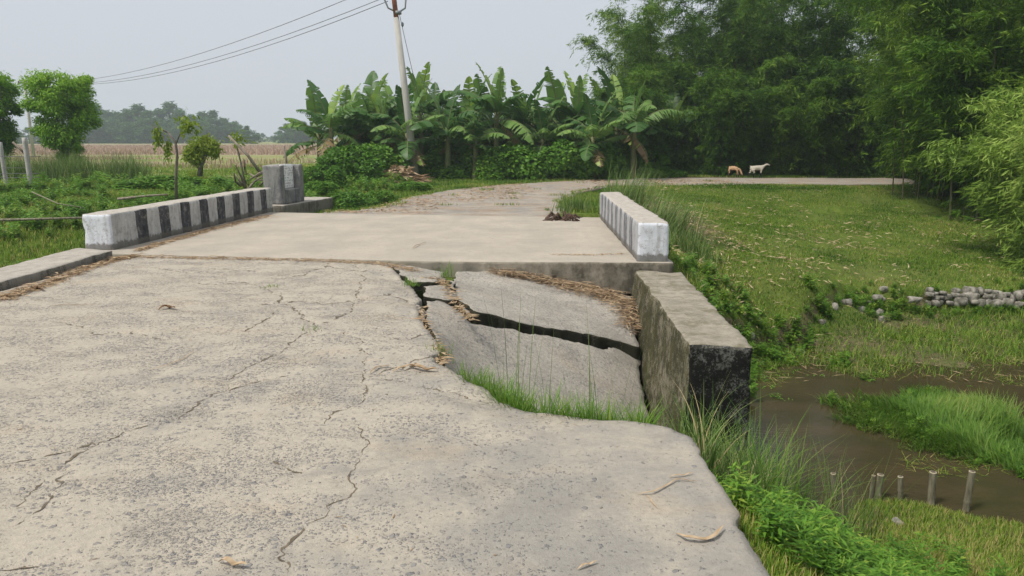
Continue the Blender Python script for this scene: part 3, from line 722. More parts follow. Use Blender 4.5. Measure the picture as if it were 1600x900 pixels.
# ------------------------------------------------------------------ leaves and blades
def leaf_quads(p, d, nrm, L, Wd, v, fold=0.0, droop=0.0):
    """folded lance leaves, 6 points each. p,d,nrm (n,3); L,Wd,v (n,)"""
    n = len(p); d = d/np.linalg.norm(d, axis=1)[:, None]; s = np.cross(d, nrm); s /= np.linalg.norm(s, axis=1)[:, None]+1e-9
    u = np.cross(s, d); L = L[:, None]; Wd = Wd[:, None]
    q0 = p; q1 = p+d*L*.35-u*L*droop*.12; q2 = p+d*L-u*L*droop
    l = q1+s*Wd*.5+u*Wd*fold; r = q1-s*Wd*.5+u*Wd*fold; m_ = q1
    V = np.stack([q0, l, q2, r, m_], 1).reshape(-1, 3); i = np.arange(n)[:, None]*5
    F = np.concatenate([i+np.array([[0, 4, 1]]), i+np.array([[4, 2, 1]]), i+np.array([[0, 3, 4]]), i+np.array([[4, 3, 2]])])
    return V, F, np.repeat(v, 5)
def leaf_flat(p, d, nrm, L, Wd, v):
    n = len(p); d = d/(np.linalg.norm(d, axis=1)[:, None]+1e-9); s = np.cross(d, nrm); s /= np.linalg.norm(s, axis=1)[:, None]+1e-9
    L = L[:, None]; Wd = Wd[:, None]; q1 = p+d*L*.4
    V = np.stack([p, q1+s*Wd*.5, p+d*L, q1-s*Wd*.5], 1).reshape(-1, 3); i = np.arange(n)[:, None]*4
    return V, i+np.array([[0, 1, 2, 3]]), np.repeat(v, 4)
def blades(p, L, Wd, v, az, lean, curl, seg=3):
    """grass blades: p (n,3) roots; lean = start angle from vertical, curl = added angle along it"""
    n = len(p); V = np.zeros((n, seg+1, 2, 3)); c = p.copy()
    side = np.stack([-np.sin(az), np.cos(az), np.zeros(n)], 1)
    for k in range(seg+1):
        w = (Wd*(1-(k/seg)**1.5)*.5+.0004)[:, None]
        V[:, k, 0] = c+side*w; V[:, k, 1] = c-side*w
        th = lean+curl*((k+.5)/seg)**1.3
        st = np.stack([np.cos(az)*np.sin(th), np.sin(az)*np.sin(th), np.cos(th)], 1)*(L/seg)[:, None]; c = c+st
    base = np.arange(n)[:, None]*(seg+1)*2; F = []
    for k in range(seg): F.append(base+np.array([[2*k, 2*k+1, 2*k+3, 2*k+2]]))
    return V.reshape(-1, 3), np.concatenate(F), np.repeat(v, (seg+1)*2)
def join(parts):
    b = 0; V, F, A = [], [], []
    for v, f, a in parts: V.append(v); F.append(f+b); A.append(a); b += len(v)
    return np.concatenate(V), np.concatenate(F), np.concatenate(A)
def rdir(n, zmin=-1, zmax=1, r=rng):
    z = r.uniform(zmin, zmax, n); a = r.uniform(0, 2*math.pi, n); s = np.sqrt(1-z*z); return np.stack([s*np.cos(a), s*np.sin(a), z], 1)

def stuff_blades(name, label, xy, L, Wd, mat, lean=(.05, .5), curl=(.1, .9), seg=2, vfun=None, zoff=0, surf=None, cat='grass', azb=None):
    n = len(xy); z = (surf or ground_z)(xy[:, 0], xy[:, 1])+zoff
    v = rng.uniform(0, 1, n) if vfun is None else np.clip(vfun(xy)+rng.normal(0, .26, n), 0, 1)
    az = rng.uniform(0, 2*math.pi, n) if azb is None else rng.normal(azb, .8, n)
    V, F, A = blades(np.column_stack([xy, z]), L*rng.uniform(.55, 1.3, n), Wd*rng.uniform(.7, 1.2, n), v, az, rng.uniform(*lean, n), rng.uniform(*curl, n), seg)
    o = npmesh(name, V, F, mat, attrs={'v': A}); tag(o, label, cat, kind='stuff'); return o
def scatter(n, x0, x1, y0, y1, keep=None, clump=None):
    x = rng.uniform(x0, x1, n); y = rng.uniform(y0, y1, n); m = np.ones(n, bool)
    m &= ~inpoly(x, y, deck_poly) & ~inpoly(x, y, road_out) & ~inpoly(x, y, far_poly)
    m &= ~((x > 1.2) & (x < 2.3) & (y > 5.9) & (y < 9.6))
    if keep is not None: m &= keep(x, y)
    if clump is not None: m &= vnoise(x*clump[0], y*clump[0], 91) > rng.uniform(clump[1]-.25, clump[1]+.25, n)
    return np.column_stack([x[m], y[m]])

# ------------------------------------------------------------------ bamboo
def bamboo_proto(seed, ncul, H, spread, arch, nodes=22, sprigs=5, mat='bamboo', low=.16, leafL=.24, culmr=.030, brl=1.0, lv=9):
    r = np.random.default_rng(seed)
    root = empty('bamboo_clump'); LP, LD, LN, LL = [], [], [], []; tw = []
    for c in range(ncul):
        az = r.uniform(0, 2*math.pi); b = np.array([math.cos(az), math.sin(az), 0])*spread*math.sqrt(r.uniform(.02, 1)); h = H*r.uniform(.7, 1.05)
        laz = az+r.normal(0, .5); out = np.array([math.cos(laz), math.sin(laz), 0]); ar = arch*r.uniform(.5, 1.3)
        t = np.linspace(0, 1, 13)
        pts = b+np.array([0, 0, -.3])+np.outer(t**2.2*ar+t*.25, out)+np.outer(h*(t-.16*t**5*(ar/2.5)), [0, 0, 1])
        build_tubes('culm', [tube_np(pts, culmr*(1-t*.85)*r.uniform(.8, 1.2), 6, False)], MAT['culm'], root)
        nt = np.sort(r.uniform(low, 1, nodes)); 
        P0 = np.stack([np.interp(nt, t, pts[:, k]) for k in range(3)], 1)
        for p0, tt in zip(P0, nt):
            for q in range(2 if tt < .35 else 3):
                a = r.uniform(0, 2*math.pi); L = brl*r.uniform(.5, 1.25)*(1.25-.5*tt)
                el = r.uniform(.0, .9); d = np.array([math.cos(a)*math.cos(el), math.sin(a)*math.cos(el), math.sin(el)]); d = d+out*.3
                s = np.linspace(.15, 1, sprigs)
                bp = p0+np.outer(s*L, d)+np.outer(-(s**2)*L*.55, [0, 0, 1])
                if q == 0: tw.append(tube_np(np.vstack([p0, bp[1], bp[-1]]), [.008, .006, .002], 3, False))
                for w in bp:
                    n = lv; a2 = r.uniform(0, 2*math.pi, n)
                    ax = d+np.array([0, 0, -.8]); ax /= np.linalg.norm(ax)
                    dd = ax+.85*np.stack([np.cos(a2), np.sin(a2), r.uniform(-.9, .5, n)], 1)
                    LP.append(np.repeat(w[None]+r.normal(0, .07, 3), n, 0)+r.normal(0, .05, (n, 3))); LD.append(dd); LL.append(r.uniform(.6, 1.15, n)*leafL)
    LP = np.concatenate(LP); LD = np.concatenate(LD); LL = np.concatenate(LL); n = len(LP)
    nr = r.normal(0, .6, (n, 3))+np.array([0, 0, 1])
    V, F, A = leaf_flat(LP, LD, nr, LL, LL*.135+.005, np.clip(r.beta(2, 2.4, n)+fbm(LP[:, 0]*1.2+LP[:, 2], LP[:, 1]*1.2+LP[:, 2]*.7, seed, 3)*.75, 0, 1))
    vs = [V]; fs = [F]; b = len(V)
    for tv_, tf_ in tw: vs.append(tv_); fs.append(tf_+b); b += len(tv_)
    npmesh('foliage', np.concatenate(vs), np.concatenate(fs), MAT[mat], root, attrs={'v': np.concatenate([A, np.zeros(b-len(V))])})
    return root
NB = 34
bp = [bamboo_proto(1, 12, 12.0, 1.0, 3.4, NB), bamboo_proto(2, 11, 10.5, .9, 2.8, NB), bamboo_proto(3, 13, 13.5, 1.2, 4.0, NB+2), bamboo_proto(4, 13, 5.2, 1.1, 2.0, 34, 5, 'bamboo', .04)]
spots = [  # proto, x, y, rotation, scale, label
 (1, 7.3, 37.5, .3, .86, 'leftmost bamboo clump, its feathery top leaning out above the banana plants'),
 (0, 9.8, 35.8, 1.2, .98, 'bamboo clump behind the road, second from the banana plants'),
 (2, 12.6, 36.5, 2.2, .95, 'tall bamboo clump behind the road, straight above the white goat'),
 (0, 15.6, 34.5, 3.4, 1.02, 'tall bamboo clump behind the road, to the right of the white goat'),
 (2, 19.0, 33.0, 4.6, .95, 'dark bamboo clump where the far road disappears'),
 (1, 22.5, 30.0, 5.2, 1.1, 'dark bamboo clump deep in the grove behind the end of the road'),
 (1, 6.9, 41.5, .9, 1.0, 'hazy bamboo clump behind the leftmost clump'),
 (2, 11.2, 42.0, 5.9, 1.0, 'bamboo clump in the back row behind the goats'),
 (0, 16.0, 41.5, 2.9, 1.15, 'bamboo clump in the back row behind the right end of the road'),
 (2, 22.0, 38.5, 1.9, 1.1, 'bamboo clump in the back row at the deepest right corner'),
 (0, 13.2, 24.2, .6, .92, 'bamboo clump whose bare culms stand where the road vanishes'),
 (1, 13.3, 20.9, 2.4, .95, 'bamboo clump with slender bare culms at the edge of the grass bank'),
 (2, 15.6, 22.6, 4.1, .9, 'full dark bamboo clump just inside the grove edge'),
 (0, 14.6, 18.2, 5.3, .85, 'dark bamboo clump behind the drooping bamboo painted as sunlit'),
 (1, 17.5, 19.0, .2, 1.1, 'dark bamboo clump at the right border of the photo, in shade'),
 (0, 18.5, 25.5, 3.0, 1.05, 'bamboo clump in the middle of the shaded grove'),
 (2, 21.5, 22.5, 5.0, 1.0, 'bamboo clump at the far right rear of the shaded grove'),
 (3, 9.0, 33.2, .5, .8, 'short bushy bamboo behind the brown and cream goat'),
 (3, 11.6, 33.4, 2.5, .85, 'short bushy bamboo behind the white goat'),
 (3, 14.2, 32.8, 4.2, .9, 'short bushy bamboo right of the white goat at the road verge'),
 (3, 17.2, 30.8, 1.5, .9, 'short bushy bamboo hanging over the end of the road'),
 (3, 6.6, 34.5, 3.3, .85, 'short bushy bamboo between banana plants and the goats'),
 (3, 7.9, 35.0, 4.0, 1.0, 'short bushy bamboo in the dark corner left of both goats'),
 (3, 10.6, 35.2, 5.0, 1.1, 'short bushy bamboo in the shade behind both goats'),
 (3, 13.2, 35.2, 1.1, 1.1, 'short bushy bamboo in the shade to the right behind the white goat'),
 (3, 15.8, 33.6, 2.8, 1.1, 'short bushy bamboo halfway between white goat and road end'),
 (3, 19.2, 31.0, .1, 1.2, 'broad short bamboo behind the road end'),
 (3, 9.6, 38.6, 1.0, 1.3, 'low dark bamboo growth in the second row above the tan goat'),
 (3, 13.6, 38.6, 3.0, 1.3, 'low dark bamboo growth in the second row above the white goat'),
 (3, 18.0, 37.0, 5.0, 1.3, 'low dark bamboo growth in the second row at the right'),
 (3, 14.9, 20.2, 2.0, 1.1, 'low shaded bamboo growth behind the bare culms'),
 (3, 15.6, 24.8, 4.0, 1.1, 'low shaded bamboo growth behind the vanishing road'),
 (3, 17.0, 16.6, .9, .95, 'low dark bamboo growth at the right border above the bank'),
 (3, 20.0, 28.6, 2.0, 1.0, 'low bamboo growth in the dark end of the grove'),
]
first = set()
for (k, x, y, rz, sc, lab) in spots:
    o = bp[k] if k not in first else copy_thing(bp[k]); first.add(k)
    o.location = (x, y, float(ground_z(x, y))-.05); o.rotation_euler = (0, 0, rz); o.scale = (sc,)*3
    tag(o, lab, 'bamboo', 'bamboo clumps of the grove')
dro = bamboo_proto(9, 14, 4.3, .5, 1.35, 22, 6, 'bamboo_lit', .10, .21, .016, .62, 7)
dro.location = (11.45, 15.6, float(ground_z(11.45, 15.6))+.02); tag(dro, 'pale drooping bamboo hanging in front of the dark grove', 'bamboo', 'bamboo clumps of the grove')

# ------------------------------------------------------------------ banana plants
def banana_proto(seed, H, nleaf, up=2):
    r = np.random.default_rng(seed); root = empty('banana_plant')
    t = np.linspace(0, 1, 7); sp = np.stack([.05*np.sin(t*2), t*0, -.2+t*(H+.2)], 1)
    build_tubes('stem', [tube_np(sp, .13-.06*t, 9)], MAT['banana_stem'], root)
    V, F, A = [], [], []; b = 0; ribs = []
    for k in range(nleaf):
        az = k*2.4+r.uniform(-.4, .4); L = r.uniform(1.5, 2.3)*(.8 if k >= nleaf-3 else 1); W = L*r.uniform(.2, .25)
        upr = k < up
        el0 = r.uniform(1.25, 1.5) if upr else r.uniform(.75, 1.25); dr = r.uniform(.1, .5) if upr else r.uniform(1.0, 2.0)
        if k >= nleaf-4: el0 = r.uniform(-.1, .6); dr = r.uniform(.9, 1.5)
        n = 54; s = np.linspace(0, 1, n+1)
        if k >= nleaf-1: el0 = r.uniform(-.7, -.2); dr = r.uniform(.7, 1.0)
        el = el0-dr*s**1.4
        step = L/n; pts = [np.array([0, 0, H-.12-.05*k*.6])]; 
        for q in range(n): pts.append(pts[-1]+step*np.array([math.cos(az)*math.cos(el[q]), math.sin(az)*math.cos(el[q]), math.sin(el[q])]))
        pts = np.array(pts); ribs.append(tube_np(pts[::3], np.linspace(.024, .006, len(pts[::3])), 5, False))
        side = np.array([-math.sin(az), math.cos(az), 0]); tilt = r.uniform(-.5, .5)
        if upr: W *= .68
        wid = W*np.sin(np.clip((s-.12)/.88, 0, 1)**.62*math.pi)**.55
        vv = .84 if upr and r.random() < .5 else r.uniform(.1, .7)
        if k >= nleaf-1: vv = 1.04; el0 = r.uniform(-.7, -.2); dr = r.uniform(.7, 1.0)
        torn = r.uniform(.55, 1) if not upr else r.uniform(.35, .9)
        for sg in (1, -1):
            ang = r.uniform(.1, .45) if not upr else -r.uniform(.2, .7); q = 3
            while q < n:
                m = r.integers(1, 3) if r.random() < torn else r.integers(3, 9)
                q1 = min(n, q+m); hang = ang+(r.uniform(-.15, .7) if m < 3 else r.uniform(-.1, .2))
                idx = np.arange(q, q1+1)
                for rows in range(1):
                    T = np.gradient(pts, axis=0)[idx]; T /= np.linalg.norm(T, axis=1)[:, None]
                    nrm = np.cross(np.broadcast_to(side, T.shape), T); nrm *= np.sign(nrm[:, 2:3]+1e-6)
                    out = sg*side*math.cos(hang)-nrm*math.sin(hang)+nrm*tilt*.3*sg
                    hang2 = hang+.35
                    out2 = sg*side*math.cos(hang2)-nrm*math.sin(hang2)
                    fw = .22*T
                    a0 = pts[idx]; a1 = a0+(out+fw)*wid[idx, None]*.5; a2 = a1+(out2+fw)*wid[idx, None]*.5
                    if m < 3: a2 = a2*.45+a2.mean(0)*.55+r.normal(0, .02, 3); a1 = a1*.85+a1.mean(0)*.15
                    blk = np.concatenate([a0, a1, a2]); nn = len(idx); i = np.arange(nn-1)
                    F.append(np.concatenate([np.stack([b+i, b+i+1, b+nn+i+1, b+nn+i], 1), np.stack([b+nn+i, b+nn+i+1, b+2*nn+i+1, b+2*nn+i], 1)]))
                    V.append(blk); A.append(np.full(len(blk), np.clip(vv+r.normal(0, .05), 0, 1.05))); b += len(blk)
                q = q1 if m >= 4 or r.random() < .4 else q1
    npmesh('crown', np.concatenate(V), np.concatenate(F), MAT['banana'], root, True, attrs={'v': np.concatenate(A)})
    build_tubes('leaf_ribs', ribs, MAT['banana_stem'], root)
    return root
ban = [banana_proto(21, 2.3, 13, 2), banana_proto(22, 2.0, 14, 1), banana_proto(23, 2.5, 13, 3), banana_proto(24, 1.7, 12, 2)]
bspots = [(522, 29.6, 0, .93, 'leftmost banana plant, its torn leaves reaching out over the field'),
 (505, 31.4, 3, 1.05, 'banana plant low behind the leftmost one, at the field side'),
 (640, 29.9, 3, 1.1, 'short banana plant right beside the pole foot'),
 (742, 29.4, 3, .95, 'short banana plant left of the one with the yellow green leaf'),
 (875, 32.2, 3, 1.25, 'broad banana plant between the middle and the right end'),
 (818, 31.6, 0, 1.0, 'banana plant right of the one with the yellow green leaf'),
 (585, 32.0, 0, 1.08, 'banana plant with spread leaves above the dark vine covered shrub'),
 (560, 31.5, 1, 1.02, 'banana plant second from the left end of the grove'),
 (603, 30.6, 2, .86, 'banana plant just left of the leaning pole'),
 (660, 32.5, 2, 1.13, 'banana plant right behind the leaning pole with a tall upright leaf'),
 (700, 29.6, 3, 1.12, 'banana plant with pale stem standing in front, right of the pole'),
 (778, 30.5, 2, 1.10, 'banana plant with a yellow green upright leaf in the middle of the row'),
 (735, 32.8, 0, 1.05, 'banana plant in the rear between the pole and the middle'),
 (830, 32.6, 1, 1.12, 'banana plant with arching torn leaves right of the middle'),
 (900, 31.5, 2, 1.05, 'tall banana plant with a long upright leaf, above the trimmed bush'),
 (925, 29.8, 3, 1.0, 'shorter banana plant above the right end of the bushes'),
 (985, 30.5, 1, 1.13, 'rightmost banana plant with broad silvery leaves beside the bamboo'),
 (960, 33.5, 0, 1.12, 'banana plant half hidden before the bamboo edge'),
 (632, 34.5, 0, 1.0, 'banana plant in the back row behind the pole'),
 (580, 34.5, 3, 1.1, 'small banana plant in the back row near the left end'),
 (865, 35.0, 2, 1.0, 'banana plant in the back row right of the middle'),
 (800, 35.0, 1, 1.08, 'banana plant in the back row at the middle'),
 (700, 35.5, 1, 1.1, 'banana plant in the back row just right of the pole'),
 (545, 33.0, 2, .95, 'banana plant peeping between the two leftmost plants'),
 (760, 33.6, 3, 1.2, 'broad banana plant low in the rear, near the middle'),
 (848, 30.6, 3, .95, 'short banana plant behind the yellow green shrub'),
 (615, 32.8, 3, 1.15, 'low broad banana plant behind the dry husks'),
 (680, 34.0, 3, 1.25, 'low broad banana plant in the dark behind the pole'),
 (940, 35.5, 2, 1.05, 'banana plant in the back row near the bamboo'),
 (1045, 34.5, 0, .95, 'last banana plant, drowned in the bamboo shade'),
 (1020, 33.5, 3, 1.05, 'banana plant in the dark gap before the bamboo')]
bsel = set()
for i, (px, Y, k, sc, lab) in enumerate(bspots):
    o = ban[k] if k not in bsel else copy_thing(ban[k]); bsel.add(k)
    x = (px-800)/F_PX*Y*1.0
    o.location = (x, Y, float(ground_z(x, Y))); o.rotation_euler = (0, 0, i*1.9+.6); o.scale = (sc,)*3
    tag(o, lab, 'banana plant', 'banana plants in the row beyond the bridge')

# ------------------------------------------------------------------ bushes
def bush_proto(seed, mat, n=9000, L=.13, Wd=.075, name='shrub', lumps=7, stems=True, fill=.55):
    """unit bush: about 1 m radius, 1 m high"""
    r = np.random.default_rng(seed); root = empty(name); pts, nr = [], []
    for k in range(lumps):
        a = r.uniform(0, 2*math.pi); q = math.sqrt(r.uniform(0, 1))*.62; c = np.array([math.cos(a)*q, math.sin(a)*q, r.uniform(.18, .62)*(1-q*.45)]); rad = r.uniform(.30, .46)
        m = n//lumps; d = rdir(m, -.6, 1, r); rr = rad*(fill+(1-fill)*r.uniform(0, 1, m)**.4)*(1+.28*fbm(d[:, 0]*3+k, d[:, 1]*3+d[:, 2]*2, seed, 3))
        pts.append(c+d*rr[:, None]); nr.append(d)
    p = np.concatenate(pts); nr = np.concatenate(nr); m = p[:, 2] > -.03; p, nr = p[m], nr[m]; n = len(p)
    d = rdir(n, -.6, .3, r)+nr*.5
    V, F, A = leaf_quads(p, d, nr+r.normal(0, .45, (n, 3))+np.array([0, 0, .5]), L*r.uniform(.6, 1.2, n), Wd*r.uniform(.7, 1.2, n), np.clip(r.beta(2, 2, n)*.8+.25*fbm(p[:, 0]*4, p[:, 1]*4+p[:, 2]*3, seed+3, 2)+.1, 0, 1), .1, .12)
    npmesh('foliage', V, F, MAT[mat], root, attrs={'v': A})
    st = []
    for k in range(9):
        a = r.uniform(0, 6.28); e_ = np.array([math.cos(a)*.6, math.sin(a)*.6, r.uniform(.4, .8)])
        st.append(tube_np([[0, 0, -.1], e_*.5+r.normal(0, .04, 3), e_], [.025, .016, .005], 5, False))
    build_tubes('stems', st, MAT['bark'], root)
    return root
bsA = bush_proto(41, 'bush'); bsB = bush_proto(42, 'bush', 9000, .11, .06); bsC = bush_proto(43, 'lime', 3500, .10, .05)
sh = [(bsA, 548, 26.8, 1.35, 1.75, 'dark vine covered shrub at the left end of the bushes, below the leaning banana leaves'),
 (bsB, 510, 24.5, .9, .9, 'shrub at the field side of the bush row beside the plaque pillar'),
 (bsA, 590, 28.8, 1.4, 1.8, 'dark green shrub behind the heap of dry husks'),
 (bsB, 660, 30.6, 1.5, 1.4, 'shrub at the foot of the leaning pole'),
 (bsA, 705, 30.2, 1.4, .95, 'low spreading shrub just right of the pole foot'),
 (bsB, 762, 29.6, 1.4, 1.5, 'rounded shrub left of the middle of the bush row'),
 (bsA, 812, 29.7, 1.5, 1.75, 'large rounded shrub in the middle of the bush row'),
 (bsB, 870, 29.9, 1.5, 1.85, 'large rounded shrub right of the middle of the bush row'),
 (bsA, 922, 30.2, 1.4, 1.65, 'dark shrub near the right end of the bush row'),
 (bsB, 958, 30.4, .9, .85, 'last rounded shrub of the row, above the striped wall'),
 (bsC, 855, 31.5, 1.1, 2.0, 'yellow green shrub standing up behind the large rounded shrubs'),
 (bsA, 1010, 31.2, .9, .55, 'low shrub left of the goats on the road verge'),
 (bsB, 1050, 31.4, .8, .42, 'smallest low shrub on the road verge before the goats'),
 (bsA, 575, 33.0, 1.6, 2.9, 'tall dark shrub mass under the left banana plants'),
 (bsB, 640, 33.6, 1.7, 2.9, 'tall dark shrub mass behind the pole foot'),
 (bsA, 710, 34.2, 1.8, 2.9, 'tall dark shrub mass behind the pale stemmed banana plant'),
 (bsB, 780, 34.6, 1.8, 2.9, 'tall dark shrub mass under the middle banana plants'),
 (bsA, 850, 34.2, 1.8, 2.9, 'tall dark shrub mass behind the yellow green shrub'),
 (bsB, 920, 34.0, 1.8, 2.9, 'tall dark shrub mass under the right banana plants'),
 (bsA, 990, 34.0, 1.7, 2.9, 'tall dark shrub mass below the rightmost banana leaves'),
 (bsA, 552, 19.6, .75, .62, 'low bright shrub in front, just right of the plaque pillar'),
 (bsB, 592, 20.6, .62, .5, 'low shrub in front of the heap of dry husks'),
 (bsA, 645, 24.0, .8, .42, 'low shrub on the verge in front of the leaning pole'),
 (bsC, 312, 24.6, .45, .8, 'small yellow green bush above the leafy weeds on the left'),
 (bsA, 255, 22.8, 1.35, .62, 'leafy creeper mound behind the left striped wall'),
 (bsB, 325, 23.2, 1.1, .55, 'leafy creeper mound behind the dead branches'),
 (bsB, 470, 24.0, 1.0, .85, 'weedy shrub behind the plaque pillar on the field edge'),
 (bsA, 498, 22.6, .8, .6, 'shrub between the plaque pillar and the bush row')]
ssel = set()
for i, (pr, px, Y, rad, hh, lab) in enumerate(sh):
    o = pr if pr.name not in ssel else copy_thing(pr); ssel.add(pr.name)
    x = (px-800)/F_PX*Y; o.location = (x, Y, float(ground_z(x, Y))-.06); o.rotation_euler = (0, 0, i*1.3); o.scale = (rad, rad*.9, hh)
    tag(o, lab, 'bush', 'bushes of the row beyond the bridge' if i < 23 else 'bushes on the left field edge')

# ------------------------------------------------------------------ broadleaf young trees on the left
def tree_proto(seed, H, rad, mat, n=16000, L=.13, Wd=.045, trunk=.07, low=.32, name='young_tree'):
    r = np.random.default_rng(seed); root = empty(name); tb = [tube_np([[0, 0, -.2], [.03, 0, H*.12], [0, .05, H*.28]], [trunk*1.2, trunk, trunk*.8], 8, False)]
    tips = []
    for k in range(9):
        a = k*2.4+r.uniform(-.3, .3); e_ = np.array([math.cos(a)*rad*r.uniform(.35, .8), math.sin(a)*rad*r.uniform(.35, .8), H*r.uniform(.55, .93)])
        m = np.array([e_[0]*.35, e_[1]*.35, H*.42]); tb.append(tube_np([[0, .03, H*.2+k*.02], m, e_], [trunk*.65, trunk*.42, .010], 6, False)); tips += [m, e_, (m+e_)/2]
    build_tubes('trunk', tb, MAT['bark'], root)
    P0, N0 = [], []
    for k in range(100):
        z = low+(.93-low)*r.uniform(0, 1)**.8; prof = (.35+.65*sstep(low, .55, z))*float(sstep(1.06, .86, z))**.5
        a = r.uniform(0, 6.28); q = rad*prof*math.sqrt(r.uniform(.05, 1.1))*.76*(1+.06*math.sin(3*a+5*z))
        c = np.array([math.cos(a)*q, math.sin(a)*q, H*z]); m = n//100; d = rdir(m, -1, 1, r); rr = rad*r.uniform(.18, .36)*(r.uniform(.2, 1.15, m)**.7)
        pp = c+d*rr[:, None]*np.array([1, 1, .75]); P0.append(pp); N0.append(d+np.array([0, 0, .6]))
    p = np.concatenate(P0); nr = np.concatenate(N0); n = len(p)
    out = p*np.array([1, 1, 0]); out /= np.linalg.norm(out, axis=1)[:, None]+1e-6
    d = out*.7+r.normal(0, .5, (n, 3))+np.array([0, 0, -.45])
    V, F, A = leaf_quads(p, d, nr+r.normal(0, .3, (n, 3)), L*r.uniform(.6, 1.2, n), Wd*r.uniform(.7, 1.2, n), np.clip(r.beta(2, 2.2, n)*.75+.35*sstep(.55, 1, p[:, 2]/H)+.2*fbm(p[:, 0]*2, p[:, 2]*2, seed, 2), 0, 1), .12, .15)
    npmesh('crown', V, F, MAT[mat], root, attrs={'v': A}); return root
t1 = tree_proto(51, 4.2, 1.30, 'tree', 30000, .15, .05, .09, .16); t1.location = (PD(112, 270, 29.3)[0], 29.3, -.02); tag(t1, 'young broadleaf tree with a dense flat topped crown, right of the fence posts', 'tree')
t2 = tree_proto(52, 4.2, 1.0, 'tree', 22000, .15, .05, .09, .2); t2.location = (PD(2, 270, 29.0)[0], 29.0, -.02); tag(t2, 'young broadleaf tree cut by the left border of the photo', 'tree')
# sapling stripped to a few hanging leaf bunches
def leaf_bunch(c, r0, n, L, Wd, rr, dz=-.8, squash=(1, 1, 1)):
    p = c+rr.normal(0, 1, (n, 3))*r0*np.array(squash); d = rr.normal(0, .5, (n, 3))+np.array([0, 0, dz]); nr = rdir(n, -.3, 1, rr)
    return leaf_quads(p, d, nr, L*rr.uniform(.6, 1.2, n), Wd*rr.uniform(.7, 1.2, n), rr.beta(2, 2, n), .1, .1)
Y = 18.6; r = np.random.default_rng(61); q0 = PD(276, 300, Y); sap = empty('sapling', tuple(q0)); k = lambda x, y: PD(x, y, Y)-q0
build_tubes('trunk', [tube_np([k(276, 318), k(275, 275), k(277, 240), k(274, 222), k(262, 206)], [.038, .034, .03, .028, .022], 7), tube_np([k(264, 208), k(252, 202), k(238, 198)], [.022, .016, .008], 6), tube_np([k(275, 225), k(283, 205), k(291, 195)], [.016, .011, .006], 6)], MAT['bark'], sap)
V, F, A = join([leaf_bunch(k(247, 214), .09, 150, .15, .05, r, -1, (.6, .6, 2.0)), leaf_bunch(k(262, 232), .07, 90, .14, .05, r, -1, (.6, .6, 2)), leaf_bunch(k(294, 197), .12, 150, .17, .06, r, -.2)])
npmesh('leaves', V, F, MAT['lime'], sap, attrs={'v': A}); tag(sap, 'thin nearly bare sapling with hanging leaf bunches behind the striped wall', 'tree')
Y = 24.0; q0 = PD(312, 280, Y); lt = empty('small_tree', tuple(q0)); k = lambda x, y: PD(x, y, Y)-q0
build_tubes('trunk', [tube_np([k(312, 275), k(314, 258), k(320, 244), k(316, 228)], [.09, .075, .06, .02], 7), tube_np([k(318, 248), k(328, 236), k(338, 232)], [.05, .03, .01], 6), tube_np([k(316, 250), k(306, 238), k(300, 230)], [.04, .03, .01], 6)], MAT['bark'], lt)
V, F, A = join([leaf_bunch(k(x, y), s, int(1100*s/.2), .14, .05, r, -.3) for x, y, s in ((316, 228, .14), (304, 234, .12), (330, 230, .12), (322, 222, .10), (297, 243, .09), (334, 238, .07), (308, 249, .09))])
npmesh('crown', V, F, MAT['lime'], lt, attrs={'v': A}); tag(lt, 'small tree with a mop of lime green leaves on a dark twisted trunk', 'tree')
# twig with few yellow leaves next to leaning stick
Y = 21.0; q0 = PD(386, 300, Y); tw_ = empty('sapling', tuple(q0)); k = lambda x, y: PD(x, y, Y)-q0
build_tubes('trunk', [tube_np([k(386, 300), k(378, 262), k(371, 232), k(371, 216)], [.03, .025, .02, .01], 6)], MAT['bark'], tw_)
V, F, A = leaf_bunch(k(372, 215), .10, 70, .18, .06, r, -.3); npmesh('leaves', V, F, MAT['lime'], tw_, attrs={'v': A}); tag(tw_, 'thin twig with a single yellow leaf tuft, between the leaning sticks', 'tree')
# leaning stick, upright stick, heap of branches
def pole_px(name, pts, rad, Y, mat, label, cat, n=7, group=None):
    q0 = PD(*pts[0], Y if not hasattr(Y, '__len__') else Y[0]); Ys = [Y]*len(pts) if not hasattr(Y, '__len__') else Y
    o = build_tubes(name, [tube_np([PD(*p, y_)-q0 for p, y_ in zip(pts, Ys)], rad, n)], MAT[mat]); o.location = q0
    tag(o, label, cat, group); return o
pole_px('leaning_stick', [(408, 272), (388, 244), (357, 212)], [.045, .04, .03], 20.5, 'deadwood', 'grey stick leaning left over the dead branches', 'stick')
pole_px('fence_stick', [(450, 285), (447, 250), (443, 228)], [.04, .035, .03], 20.5, 'deadwood', 'dark upright stick behind the plaque pillar', 'stick')
bh = empty('dead_branches', tuple(PD(395, 300, 19.5))); tl = []; q0 = PD(395, 300, 19.5)
for c in [[(384, 296), (376, 278), (366, 258)], [(382, 294), (372, 282), (368, 272)], [(386, 298), (398, 284), (412, 274)], [(390, 280), (405, 270), (424, 266)], [(392, 272), (406, 282), (420, 280)], [(410, 268), (418, 276), (422, 288)], [(386, 272), (384, 262), (382, 250)], [(400, 276), (412, 268), (426, 270)], [(378, 290), (370, 284), (364, 270)], [(412, 262), (416, 270), (414, 280)], [(405, 290), (415, 280), (428, 276)]]:
    rr_ = random.uniform(.022, .045); tl.append(tube_np([PD(x+random.uniform(-2, 2), y, 19.5+random.uniform(-.4, .4))-q0 for x, y in c], [rr_, rr_*.8, rr_*.4], 6))
build_tubes('branches', tl, MAT['deadwood'], bh); tag(bh, 'tangle of grey dead branches left of the plaque pillar', 'branches')

